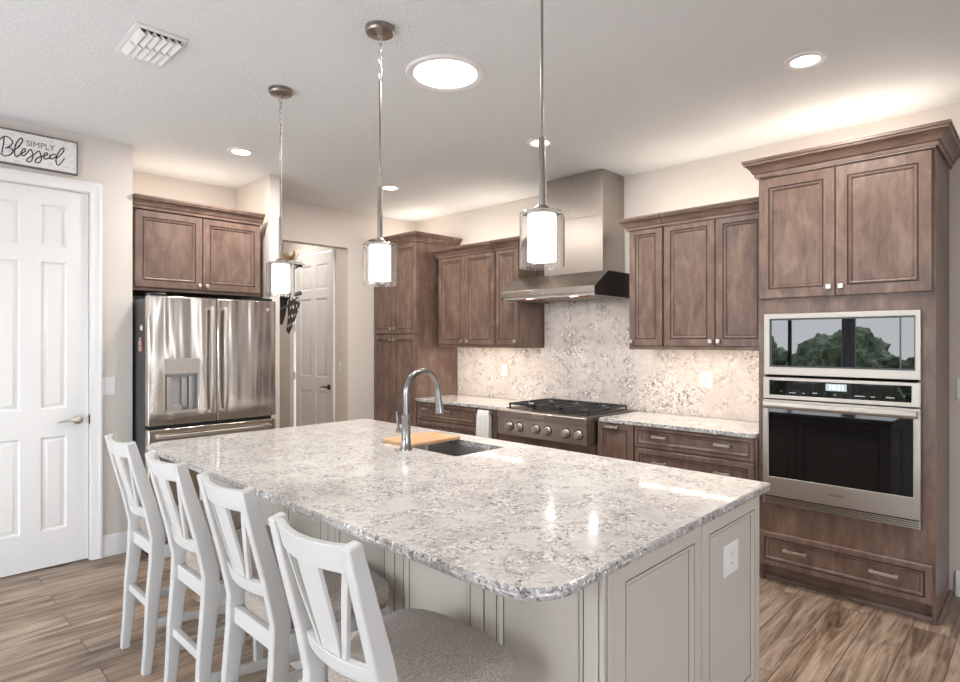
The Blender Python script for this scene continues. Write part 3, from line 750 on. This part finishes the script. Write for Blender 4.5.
# dispenser recess in the left door
hu0, hu1, hz0, hz1 = 1.360, 1.580, .975, 1.235
m = MB(); m.poly([(fx0, .888), (fm-.003, .888), (fm-.003, 1.765), (fx0, 1.765)], [[(hu0, hz0), (hu1, hz0), (hu1, hz1), (hu0, hz1)]], lambda u, v, d: (u, fy+d, v), 0, .065)
ld = m.build('left_door', 'fridge_steel', t, bevel=.008, seg=3)
m = MB().box(fm+.003, fx1, fy, fy+.065, .888, 1.765); rd = m.build('right_door', 'fridge_steel', t, bevel=.008, seg=3)
m = MB().box(fx0, fx1, fy, fy+.065, .09, .866); fd = m.build('freezer_drawer', 'fridge_steel', t, bevel=.008, seg=3)
def fhandle(par, x):
    m = MB(); pts = []
    for i in range(13):
        a = i/12; z = .955+a*.745; y = fy-.030-.022*math.sin(PI*a)**.5
        pts.append((x, y, z))
    m.beam(pts, .024, .014, Vector((1, 0, 0)))
    for z in (.962, 1.693): m.box(x-.011, x+.011, fy-.034, fy+.001, z-.012, z+.012)
    m.build('handle', 'steel_bright', par, bevel=.004)
fhandle(ld, 1.660); fhandle(rd, 1.756)
m = MB(); m.beam([(fx0+.05+i*(fx1-fx0-.10)/12, fy-.030-.018*math.sin(PI*i/12)**.5, .815) for i in range(13)], .026, .014, Vector((0, 0, 1)))
for x in (fx0+.06, fx1-.06): m.box(x-.012, x+.012, fy-.034, fy+.001, .803, .827)
m.build('handle', 'steel_bright', fd, bevel=.004)
m = MB(); m.poly([(hu0-.006, hz0-.008), (hu1+.006, hz0-.008), (hu1+.006, hz1+.105), (hu0-.006, hz1+.105)], [[(hu0, hz0), (hu1, hz0), (hu1, hz1), (hu0, hz1)]], lambda u, v, d: (u, fy-d, v), .0005, .004); dp = m.build('dispenser_frame', 'steel_bright', ld, bevel=.001)
m = MB()
for a in ((hu0, hu0+.004, fy+.004, fy+.060, hz0, hz1), (hu1-.004, hu1, fy+.004, fy+.060, hz0, hz1), (hu0, hu1, fy+.056, fy+.060, hz0, hz1), (hu0, hu1, fy+.004, fy+.06, hz1-.004, hz1)): m.box(*a)
m.build('dispenser_recess', 'plastic_grey', ld)
m = MB().box(hu0+.012, hu0+.045, fy+.006, fy+.05, hz0+.012, hz1-.02).box(hu0+.045, hu0+.11, fy+.006, fy+.03, hz0+.012, hz0+.045).box(hu0+.160, hu0+.175, fy+.010, fy+.04, hz0+.012, hz1-.02)
m.box(hu0+.118, hu0+.150, fy+.030, fy+.036, hz0+.03, hz1-.03); m.build('dispenser_paddle', 'steel_bright', ld, bevel=.002)
m = MB().box(hu0+.004, hu1-.004, fy+.002, fy+.056, hz0, hz0+.012); m.build('drip_tray', 'steel_bright', ld)
m = MB(); 
for k in range(6): m.box(hu0+.015+k*.034, hu0+.035+k*.034, fy-.0046, fy-.0041, hz1+.012, hz1+.020)
m.build('button_marks', 'plastic_grey', ld)
MB().lathe([(.014, 0), (.014, -.003), (.0005, -.003)], (2.085, fy-.0003, 1.700), 20, 'y').build('badge', 'nickel', rd)
MB().box(fx0+.02, fx0+.12, fy+.02, fy+.12, 1.7655, 1.785).build('hinge_cover', 'black_plastic', t, bevel=.004)
MB().box(fx1-.12, fx1-.02, fy+.02, fy+.12, 1.7655, 1.785).build('hinge_cover', 'black_plastic', t, bevel=.004)
# magnets on the fridge side
MB().lathe([(.0005, 0), (.018, 0), (.020, -.005), (.012, -.009), (.0005, -.010)], (fx0+.0035, 4.44, 1.55), 16, 'x').build('fridge_magnet', 'magnet_cream', label='small round cream magnet on the dark refrigerator side', cat='magnet')
m = MB(); m.box(fx0-.008, fx0+.0035, 4.425, 4.475, 1.39, 1.425).box(fx0-.010, fx0+.0035, 4.43, 4.47, 1.428, 1.46).lathe([(.0005, 0), (.014, 0), (.015, -.010), (.0005, -.013)], (fx0+.0035, 4.45, 1.472), 12, 'x')
m.build('fridge_magnet', 'magnet_pink', bevel=.003, label='brown and pink figure magnet below the round one on the refrigerator', cat='magnet')

# ------------------------------------------------------------------ island
IX0, IX1, IY0, IY1 = 1.013, 2.498, .806, 3.610
bx0, bx1, by0, by1 = 1.311, 2.440, .832, 3.585
t = thing('kitchen_island', (1.88, 2.2, 0), 'greige painted kitchen island base with framed panels under the granite top', 'island')
m = MB(); m.box(bx0+.018, bx1, by0+.018, by0+.05, 0, .862); m.box(bx0+.018, bx0+.05, by0+.05, by1, 0, .862); m.box(bx1-.03, bx1, by0+.05, by1, 0, .862); m.box(bx0+.05, bx1-.03, by1-.03, by1, 0, .862); m.build('carcass', 'island_paint', t)
IP = ['island_paint', 'island_glaze']
def isl_panel(fn, u0, u1, z0=.09, z1=.858, rail=.062): panel_front(fn, u0, u1, z0, z1, rail, .018, True).build('panel', IP, t)
EN = FY(by0+.018); SN = FX(bx0+.018)
isl_panel(EN, 1.368, 1.902); isl_panel(EN, 1.912, bx1)
for a, b in ((.896-.055, 1.262), (1.268, 1.712), (1.718, 2.162), (2.168, 2.590), (2.596, 3.040), (3.046, 3.560)): isl_panel(SN, a, b)
# fluted corner stile
m = MB(); fbox(m, EN, bx0, 1.326, 0, .018, 0, .860); fbox(m, EN, 1.331, 1.346, 0, .020, 0, .860); fbox(m, EN, 1.350, 1.364, 0, .018, 0, .860); m.box(bx0+.005, 1.36, by0+.008, by0+.03, 0, .858); m.build('corner_post', 'island_paint', t, bevel=.002)
MB().sweep([(bx0+.010, by1), (bx0+.010, by0+.010), (bx1, by0+.010)], [(0, .001), (.020, .001), (.020, .075), (.012, .088), (0, .088)], -1).build('base_moulding', 'island_paint', t)
for i in range(3): pass
fb = FX(bx1+.0); 
for k, (a, b) in enumerate(((.85, 1.45), (1.46, 2.0), (2.76, 3.2), (3.21, 3.57))):
    panel_front(lambda u, d, z: (bx1+d, u, z), a, b, .10, .855, .055, .018).build('door', IP, t)
for a, b in ((2.01, 2.375), (2.385, 2.75)): panel_front(lambda u, d, z: (bx1+d, u, z), a, b, .10, .62, .055, .018).build('door', IP, t)
plate('wall_outlet', FY(by0+.0125), 2.172, .669, .132, .112, 'outlet', 'white outlet plate on the near end panel of the island', 1)
# top with a sink cut-out and rounded corners
def rrect(x0, x1, y0, y1, r, n=8):
    pts = []
    for cx, cy, a0 in ((x1-r, y1-r, 0), (x0+r, y1-r, 90), (x0+r, y0+r, 180), (x1-r, y0+r, 270)):
        rr = r
        for k in range(n+1):
            a = math.radians(a0+90*k/n); pts.append((cx+rr*math.cos(a), cy+rr*math.sin(a)))
    return pts
def rr_out(ins): return corners(IX0+ins, IX1-ins, IY0+ins, IY1-ins, ins)
def corners(x0, x1, y0, y1, ins):
    pts = []
    for cx, cy, sx, sy, r, a0 in ((x1, y1, -1, -1, .014, 0), (x0, y1, 1, -1, .13, 90), (x0, y0, 1, 1, .13, 180), (x1, y0, -1, 1, .014, 270)):
        r = max(.004, r-ins)
        for k in range(9):
            a = math.radians(a0+90*k/8); pts.append((cx+sx*r+r*math.cos(a), cy+sy*r+r*math.sin(a)))
    return pts
sx0, sx1, sy0, sy1 = 1.985, 2.340, 2.095, 2.725
hole = rrect(sx0, sx1, sy0, sy1, .012, 3)
b = bmesh.new(); es = []
for loop in (rr_out(.007), hole):
    vs = [b.verts.new((p[0], p[1], 0)) for p in loop]
    for i in range(len(vs)): es.append(b.edges.new((vs[i], vs[(i+1) % len(vs)])))
bmesh.ops.triangle_fill(b, edges=es, use_beauty=True); b.verts.index_update()
cap = [v.co.copy() for v in b.verts]; capf = [[v.index for v in f.verts] for f in b.faces]; b.free()
m = MB(); m.cur = 0
m.add([(p.x, p.y, CT) for p in cap], capf); m.add([(p.x, p.y, CT-.031) for p in cap], capf)
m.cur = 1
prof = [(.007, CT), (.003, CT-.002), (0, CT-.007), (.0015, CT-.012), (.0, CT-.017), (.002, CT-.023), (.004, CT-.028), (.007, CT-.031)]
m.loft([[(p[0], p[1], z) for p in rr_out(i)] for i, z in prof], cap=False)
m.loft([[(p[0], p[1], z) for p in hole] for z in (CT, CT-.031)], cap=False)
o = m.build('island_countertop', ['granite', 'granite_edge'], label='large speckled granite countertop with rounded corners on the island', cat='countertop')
bb = bmesh.new(); bb.from_mesh(o.data); bmesh.ops.remove_doubles(bb, verts=bb.verts, dist=.0002); bmesh.ops.recalc_face_normals(bb, faces=bb.faces)
for f in bb.faces: f.smooth = abs(f.normal.z) < .95
bb.to_mesh(o.data); bb.free(); o.data.set_sharp_from_angle(angle=math.radians(14))
# sink
t = thing('sink', ((sx0+sx1)/2, (sy0+sy1)/2, .66), 'undermount stainless sink set in the island top', 'sink')
m = MB(); zs = CT-.0325
inner = rrect(sx0+.004, sx1-.004, sy0+.004, sy1-.004, .02, 4); outer = rrect(sx0-.02, sx1+.02, sy0-.02, sy1+.02, .03, 4); bot = rrect(sx0+.012, sx1-.012, sy0+.012, sy1-.012, .03, 4)
botd = rrect(sx0+.008, sx1-.008, sy0+.008, sy1-.008, .03, 4)
L = lambda pts, z: [(p[0], p[1], z) for p in pts]
m.loft([L(outer, zs-.002), L(outer, zs), L(inner, zs), L(bot, .665), L(bot, .663)], cap=False)
m.loft([L(outer, zs-.002), L(inner, zs-.004), L(botd, .661), L(botd, .659)], cap=False)
m.add(L(bot, .663), [tuple(range(len(bot)))]); m.add(L(botd, .659), [tuple(range(len(bot)))])
m.build('basin', 'sink_steel', t); MB().lathe([(.045, 0), (.045, .004), (.03, .002), (.0005, .002)], (2.16, 2.41, .6635), 20).build('drain', 'chrome', t)
# cutting board laid across the sink
m = MB().box(1.980, 2.345, 2.440, 2.705, CT+.001, CT+.020); m.build('cutting_board', 'board_wood', bevel=.004, label='light wooden cutting board laid across the sink', cat='cutting board')
# faucet
t = thing('faucet', (1.922, 2.411, CT), 'tall arched pull-down kitchen faucet beside the sink', 'faucet')
fx, fyy = 1.922, 2.411
m = MB(); m.lathe([(.034, .0008), (.034, .006), (.029, .014), (.0245, .06), (.0225, .165), (.025, .170), (.025, .182), (.020, .188), (.0005, .188)], (fx, fyy, CT), 24); m.build('body', 'faucet_nickel', t)
pts = [(fx, fyy, CT+.17), (fx, fyy, CT+.24)]
R = .110; zc = CT+.297
for k in range(17):
    a = PI-k*(PI*1.04)/16; pts.append((fx+R+R*math.cos(a), fyy, zc+R*math.sin(a)))
pts.append((pts[-1][0]+.003, fyy, zc-.03))
m = MB(); m.tube(pts, .0155, 16); m.build('spout', 'faucet_nickel', t)
e = pts[-1]
m = MB(); m.tube([(e[0]-.001, fyy, e[2]+.03), (e[0]+.001, fyy, e[2]), (e[0]+.008, fyy, e[2]-.05), (e[0]+.013, fyy, e[2]-.092), (e[0]+.0135, fyy, e[2]-.098)], [.017, .0185, .021, .025, .021], 18); sh = m.build('spray_head', 'faucet_nickel', t)
MB().box(e[0]+.022, e[0]+.032, fyy-.006, fyy+.006, e[2]-.075, e[2]-.045).build('spray_button', 'black_plastic', sh, bevel=.002)
m = MB(); m.tube([(fx, fyy+.018, CT+.095), (fx, fyy+.070, CT+.095)], .015, 14); m.tube([(fx, fyy+.064, CT+.090), (fx-.002, fyy+.066, CT+.13), (fx-.006, fyy+.068, CT+.195)], [.009, .008, .0075], 10); m.build('handle', 'faucet_nickel', t)

# ------------------------------------------------------------------ counter stools
def make_stool(label):
    t = thing('counter_stool', (0, 0, 0), label, 'stool', 'counter stools along the island')
    W2 = .158
    post = [(-.204, 0), (-.190, .15), (-.179, .32), (-.162, .48), (-.158, .60), (-.190, .74), (-.232, .89), (-.268, 1.022)]
    dd = [.036, .044, .052, .060, .060, .054, .047, .038]
    for s in (-1, 1):
        y = s*W2
        MB().beam([(x, y, z) for x, z in post], .034, dd).build('back_post', 'stool_white', t, bevel=.005)
        MB().beam([(.194, s*.205, 0), (.192, s*.203, .30), (.190, s*.200, .545)], [.034, .040, .042], [.034, .040, .042]).build('front_leg', 'stool_white', t, bevel=.004)
        MB().beam([(-.135, s*.165, .524), (.170, s*.197, .524)], .060, .022, Vector((0, 0, 1))).build('seat_rail', 'stool_white', t, bevel=.003)
        MB().beam([(-.170, s*.163, .215), (.176, s*.203, .185)], .034, .020, Vector((0, 0, 1))).build('side_stretcher', 'stool_white', t, bevel=.003)
    def px(z):
        for (x0, z0), (x1, z1) in zip(post, post[1:]):
            if z0 <= z <= z1: return x0+(x1-x0)*(z-z0)/(z1-z0)
    def curved(z0, z1, bow, th, x_off=0, name='top_rail', n=12, crest=0):
        m = MB(); rings = []
        for i in range(n+1):
            u = -1+2*i/n; y = u*(W2-.012); b = -bow*(1-u*u)
            zt = z1-crest*(1-u*u)
            rings.append([(px(z0)+b-th/2+x_off, y, z0), (px(z0)+b+th/2+x_off, y, z0), (px(z1)+b+th/2+x_off, y, zt), (px(z1)+b-th/2+x_off, y, zt)])
        m.loft(rings); return m.build(name, 'stool_white', t, bevel=.003)
    curved(.950, 1.019, .030, .022, 0, 'top_rail', crest=.004)
    curved(.672, .714, .026, .022, 0, 'lower_rail')
    def slat(ya, yb, wa, wb, name):
        m = MB(); rings = []
        for i in range(7):
            z = .710+(.955-.710)*i/6; f = i/6; y = ya+(yb-ya)*f; w = wa+(wb-wa)*f
            def bx(yy): return px(z)-(.0262+.003*f)*(1-(yy/(W2-.012))**2)
            rings.append([(bx(y-w/2)-.006, y-w/2, z), (bx(y+w/2)-.006, y+w/2, z), (bx(y+w/2)+.006, y+w/2, z), (bx(y-w/2)+.006, y-w/2, z)])
        m.loft(rings); m.build(name, 'stool_white', t, bevel=.002)
    slat(0, 0, .078, .092, 'centre_slat')
    for s in (-1, 1): slat(s*.050, s*.128, .017, .019, 'side_slat')
    MB().beam([(-.160, -.150, .526), (-.160, .150, .526)], .058, .024, Vector((0, 0, 1))).build('rear_rail', 'stool_white', t, bevel=.003)
    MB().beam([(.190, -.181, .524), (.190, .181, .524)], .060, .022, Vector((0, 0, 1))).build('front_rail', 'stool_white', t, bevel=.003)
    MB().beam([(-.180, -.150, .288), (-.180, .150, .288)], .034, .022, Vector((0, 0, 1))).build('rear_stretcher', 'stool_white', t, bevel=.003)
    MB().beam([(.193, -.184, .215), (.193, .184, .215)], .040, .024, Vector((0, 0, 1))).build('foot_rest', 'stool_white', t, bevel=.003)
    # upholstered seat, wider and bowed at the front
    def outline(ins, z, n=40):
        r = []
        for k in range(n):
            a = 2*PI*k/n; ca, sa = math.cos(a), math.sin(a); p = 5.0
            rr = (abs(ca)**p+abs(sa)**p)**(-1/p)
            x = rr*ca; y = rr*sa
            wy = .182+.066*(x+1)/2
            if x < -.2: wy -= .022*min(1, (-.2-x)/.2)
            r.append((.038+x*(.196-ins)+.028*(1-y*y)*(x > 0)*x, y*(wy-ins), z))
        return r
    m = MB(); m.loft([outline(.010, .5535), outline(.002, .561), outline(0, .592), outline(.003, .608), outline(.012, .618), outline(.035, .626), outline(.09, .632), outline(.15, .634)])
    m.build('seat', 'seat_fabric', t, sharp=60)
    return t
SX = 1.040
labels = ['white counter stool with grey-brown seat, farthest from the camera near the pantry door',
          'white counter stool with grey-brown seat, second along the island from the pantry door end',
          'white counter stool with grey-brown seat, second along the island from the camera end',
          'white counter stool with grey-brown seat, nearest the camera']
st = make_stool(labels[0]); st.location = (1.028, 3.005, 0)
dup(st, (1.022, 2.395, 0), 0, labels[1]); dup(st, (1.024, 1.860, 0), 0, labels[2]); dup(st, (.974, 1.246, 0), .03, labels[3])

# ------------------------------------------------------------------ pendants
def make_pendant(label):
    t = thing('pendant_light', (0, 0, CEIL), label, 'pendant light', 'pendant lights over the island')
    MB().lathe([(.064, -.0006), (.064, -.018), (.058, -.026), (.030, -.030), (.010, -.036), (.006, -.046), (.0005, -.046)], (0, 0, CEIL), 32).build('canopy', 'pendant_nickel', t)
    m = MB()
    for k in range(6):
        zc = CEIL-.060-k*.029; pts = []
        for a in range(17):
            an = 2*PI*a/16; p, q = .0075*math.cos(an), .019*math.sin(an)
            pts.append((p, 0, zc+q) if k % 2 == 0 else (0, p, zc+q))
        m.tube(pts, .0021, 6)
    m.build('chain', 'nickel', t)
    MB().lathe([(.0005, 2.597), (.0045, 2.595), (.0045, 2.11), (.0005, 2.11)], (0, 0, 0), 12).build('rod', 'pendant_nickel', t)
    MB().lathe([(.0005, 2.135), (.0095, 2.133), (.0115, 2.120), (.0115, 1.905), (.0005, 1.905)], (0, 0, 0), 18).build('stem', 'pendant_nickel', t)
    MB().lathe([(.0005, 1.907), (.018, 1.906), (.024, 1.900), (.026, 1.888), (.050, 1.8795), (.0005, 1.8795)], (0, 0, 0), 24).build('cap', 'pendant_nickel', t)
    MB().lathe([(.0005, 1.876), (.047, 1.876), (.048, 1.871), (.048, 1.727), (.047, 1.722), (.0005, 1.722)], (0, 0, 0), 32).build('inner_shade', 'frosted_glow', t, label='glowing frosted glass inner shade')
    MB().lathe([(.014, 1.8835), (.070, 1.8835), (.0745, 1.879), (.0745, 1.702), (.0715, 1.702), (.0715, 1.878), (.069, 1.8805), (.014, 1.8805)], (0, 0, 0), 40, cap=False).build('outer_shade', 'glass', t, label='clear glass outer cylinder')
    b = [v for v in t.children if v.name.startswith('outer')][0]
    bb = bmesh.new(); bb.from_mesh(b.data)
    bmesh.ops.bridge_loops(bb, edges=[e for e in bb.edges if e.is_boundary]); bmesh.ops.recalc_face_normals(bb, faces=bb.faces); bb.to_mesh(b.data); bb.free()
    return t
plabels = ['pendant light with glass cylinder shade, farthest, in front of the refrigerator', 'pendant light with glass cylinder shade, middle one, in front of the pantry cabinet', 'pendant light with glass cylinder shade, nearest, in front of the range hood']
p = make_pendant(plabels[0]); p.location = (1.532, 3.005, CEIL)
dup(p, (1.532, 2.103, CEIL), None, plabels[1]); dup(p, (1.532, 1.208, CEIL), None, plabels[2])

# ------------------------------------------------------------------ ceiling fittings
def make_can(label):
    t = thing('ceiling_light', (0, 0, CEIL), label, 'ceiling light', 'recessed ceiling lights')
    MB().lathe([(.060, -.003), (.066, -.009), (.092, -.006), (.094, -.0006), (.060, -.0006)], (0, 0, CEIL), 36, cap=False).build('trim_ring', 'trim_white', t)
    MB().lathe([(.0005, -.001), (.0605, -.001), (.0605, -.006), (.0005, -.006)], (0, 0, CEIL), 32).build('diffuser', 'can_glow', t)
    return t
cl = ['recessed round ceiling light near the refrigerator cabinet', 'recessed round ceiling light in front of the tall pantry cabinet', 'recessed round ceiling light behind the rod of the nearest pendant', 'recessed round ceiling light in front of the oven tower']
k0 = make_can(cl[0]); k0.location = (*CANS[0], CEIL)
for q, lb in zip(CANS[1:], cl[1:]): dup(k0, (*q, CEIL), None, lb)
t = thing('sun_tunnel', (2.025, 2.22, CEIL), 'large round bright sun tunnel in the ceiling above the island', 'skylight')
MB().lathe([(.160, -.004), (.168, -.010), (.196, -.012), (.204, -.0006), (.160, -.0006)], (2.025, 2.22, CEIL), 56, cap=False).build('trim_ring', 'trim_white', t)
MB().lathe([(.0005, -.001), (.162, -.001), (.160, -.008), (.0005, -.016)], (2.025, 2.22, CEIL), 48).build('diffuser', 'tunnel_glow', t)
# register: two banks of curved blades
vx, vy = .880, 2.975
t = thing('ceiling_vent', (vx, vy, CEIL), 'white ceiling air vent with two banks of blades at the upper left', 'vent')
w, l_ = .108, .175
m = MB(); m.poly([(vx-w, vy-l_), (vx+w, vy-l_), (vx+w, vy+l_), (vx-w, vy+l_)], [[(vx-.088, vy-.140), (vx+.088, vy-.140), (vx+.088, vy+.140), (vx-.088, vy+.140)]], lambda u, v, d: (u, v, CEIL-d), .0006, .007); m.build('frame', 'trim_white', t, bevel=.003)
m = MB().box(vx-.088, vx+.088, vy-.140, vy+.140, CEIL-.003, CEIL-.0006); m.build('duct_shade', 'shadow_gap', t)  # flat near-black plate, paints the shade behind the blades
m = MB().box(vx-.088, vx+.088, vy-.005, vy+.005, CEIL-.010, CEIL-.003); m.build('centre_bar', 'trim_white', t)
for bank in (-1, 1):
    for k in range(6):
        xk = vx-.074+k*.0295; ya, yb = (vy-.138, vy-.007) if bank < 0 else (vy+.007, vy+.138)
        sec = [(xk+.016, CEIL-.026), (xk+.012, CEIL-.029), (xk-.004, CEIL-.020), (xk-.013, CEIL-.004), (xk-.009, CEIL-.004), (xk+.002, CEIL-.016)]
        m = MB(); yprism(m, sec, ya, yb); m.build('blade', 'trim_white', t)

# ------------------------------------------------------------------ sign
t = thing('wall_sign', (.674, YD-.012, 2.548), 'weathered white wooden sign reading SIMPLY Blessed above the pantry door', 'sign')
MB().box(.435, .913, YD-.020, YD-.0015, 2.553, 2.753).build('board', 'sign_board', t)
m = MB().box(.428, .920, YD-.027, YD-.0015, 2.753, 2.761).box(.428, .920, YD-.027, YD-.0015, 2.545, 2.553).box(.428, .435, YD-.027, YD-.0015, 2.553, 2.753).box(.913, .920, YD-.027, YD-.0015, 2.553, 2.753)
m.build('frame', 'sign_frame', t)
text_mesh('SIMPLY', .052, lambda x, y, d: (.722+x*.92, YD-.0203-d, 2.676+y), .0008, t, 'small_lettering', 'ink_grey')
STROKES = [[(0.5417, 2.709), (0.5386, 2.6626), (0.5305, 2.6037)], [(0.5217, 2.6841), (0.535, 2.7016), (0.5506, 2.7101), (0.5709, 2.7019), (0.5822, 2.6817), (0.5709, 2.656), (0.5462, 2.6358)], [(0.5462, 2.6358), (0.5709, 2.6445), (0.5845, 2.6304), (0.5732, 2.6048), (0.5484, 2.5895), (0.5283, 2.5963), (0.515, 2.6029)], [(0.5891, 2.6344), (0.6097, 2.6565), (0.6304, 2.6992), (0.6281, 2.716), (0.6142, 2.7068), (0.5982, 2.6711), (0.5913, 2.6234), (0.5982, 2.599), (0.6119, 2.6061), (0.6281, 2.6289)], [(0.6189, 2.6152), (0.642, 2.6379), (0.6443, 2.6542), (0.6327, 2.6492), (0.6248, 2.6253), (0.635, 2.609), (0.6537, 2.6319)], [(0.6513, 2.6284), (0.6701, 2.6579), (0.6781, 2.6463), (0.6828, 2.618), (0.6748, 2.5869), (0.6583, 2.5774), (0.6513, 2.5876), (0.663, 2.6048), (0.6937, 2.6352)], [(0.6913, 2.6334), (0.7113, 2.6569), (0.7199, 2.6471), (0.7271, 2.6161), (0.7175, 2.5874), (0.7008, 2.5808), (0.6937, 2.591), (0.7056, 2.6113), (0.7319, 2.632)], [(0.7295, 2.6303), (0.7513, 2.6376), (0.7576, 2.6527), (0.7464, 2.6531), (0.7382, 2.6334), (0.7416, 2.6152), (0.7586, 2.6202), (0.7756, 2.6359)], [(0.8027, 2.6528), (0.7855, 2.6531), (0.7693, 2.6333), (0.7756, 2.621), (0.7953, 2.6343), (0.8087, 2.6524)], [(0.8017, 2.6298), (0.8226, 2.6525), (0.8426, 2.6873), (0.8426, 2.7036), (0.8301, 2.6977), (0.8101, 2.6587), (0.8017, 2.6178), (0.8087, 2.5904), (0.8226, 2.5982), (0.8476, 2.6412)]]
m = MB()
def catmull(P, n=5):
    out = []
    for i in range(len(P)-1):
        p0, p1, p2, p3 = P[max(i-1, 0)], P[i], P[i+1], P[min(i+2, len(P)-1)]
        for k in range(n):
            u = k/n; out.append(tuple(.5*(2*b+(c-a)*u+(2*a-5*b+4*c-d)*u*u+(-a+3*b-3*c+d)*u**3) for a, b, c, d in zip(p0, p1, p2, p3)))
    return out+[P[-1]]
for s in STROKES:
    P = catmull(s)
    m.tube([(a, YD-.0205, b) for a, b in P], .0036, 6)
m.build('script_lettering', 'ink', t)

# ------------------------------------------------------------------ bracket ornament on the wing wall beyond the refrigerator
t = thing('wall_bracket', (2.336, 5.0, 1.5), 'dark carved wall bracket with round finial beside the hallway opening', 'bracket')
m = MB().box(2.3355, 2.352, 4.955, 5.045, 1.62, 2.24); m.build('back_plate', 'dark_metal', t, bevel=.004)
def arm(z, rise, xe, name, r=.016):
    m = MB(); m.tube([(2.35, 5.0, z), (2.50, 5.0, z+.01), (2.62, 5.0, z), (xe-.04, 5.0, z+rise*.7), (xe, 5.0, z+rise)], [r*1.1, r, r, r, r*1.1], 10)
    m.tube([(2.35, 5.0, z-.16), (2.50, 5.0, z-.13), (2.64, 5.0, z-.07), (xe-.03, 5.0, z-.02+rise*.6)], [.010, .011, .013, .008], 8)
    return m.build(name, 'dark_metal', t)
a1 = arm(2.175, -.01, 2.755, 'upper_arm', .020)
MB().lathe([(.0005, -.024), (.017, -.017), (.024, 0), (.017, .017), (.0005, .024)], (2.758, 4.985, 2.178), 16).build('finial', 'plastic_white', a1, label='pale round finial')
arm(1.86, .045, 2.745, 'lower_arm', .018)
m = MB(); random.seed(3)
for k in range(26):
    a = random.uniform(0, 2*PI); el = random.uniform(.15, 1.1); L = random.uniform(.05, .12)
    c0 = Vector((2.635+random.uniform(-.07, .05), 5.0+random.uniform(-.03, .03), 2.20))
    d = Vector((math.cos(a)*math.cos(el), math.sin(a)*math.cos(el), math.sin(el)))
    sd = d.cross(Vector((0, 0, 1))).normalized()*.013; up = sd.cross(d).normalized()*.004
    p1 = c0+d*L*.55; p2 = c0+d*L
    m.loft([[c0+q*.2 for q in (sd, up, -sd, -up)], [p1+q for q in (sd, up, -sd, -up)], [p2+q*.15 for q in (sd, up, -sd, -up)]])
    if k % 3 == 0: m.cur = 1 - m.cur
m.build('dried_flower_spray', ['gold_leaf', 'gold_pale'], label='gold dried flower spray resting on the dark wall bracket', cat='dried flowers')
m = MB(); rows = []
for j in range(12):
    f = j/11; z = 1.84-.30*f; half = .050*(1-.75*f**2)+.004; xc = 2.672-.060*f**1.5
    row = [(xc+half*(2*i/8-1), 4.975+.008*math.sin(i*1.9+j*.7), z+.02*math.sin(i*.9)) for i in range(9)]
    rows.append(row+[(p[0], p[1]+.010, p[2]) for p in row[::-1]])
m.loft(rows); 
for q in range(len(m.mi)):
    if (q*7+q//9) % 6 in (1,) and q % 18 < 8: m.mi[q] = 1
m.build('hanging_scarf', ['scarf_dark', 'scarf_light'], label='dark and cream patterned scarf hanging from the lower bracket arm', cat='scarf')
m = MB(); rows = []
for j in range(8):
    f = j/7; z = 1.85-.24*f; half = .055*(1-.6*f); xc = 2.585-.02*f
    row = [(xc+half*(2*i/6-1), 5.03+.006*math.sin(i*2.2+j), z) for i in range(7)]
    rows.append(row+[(p[0], p[1]+.010, p[2]) for p in row[::-1]])
m.loft(rows); m.build('hanging_cloth', 'scarf_dark', label='plain dark cloth hanging behind the patterned scarf', cat='cloth')
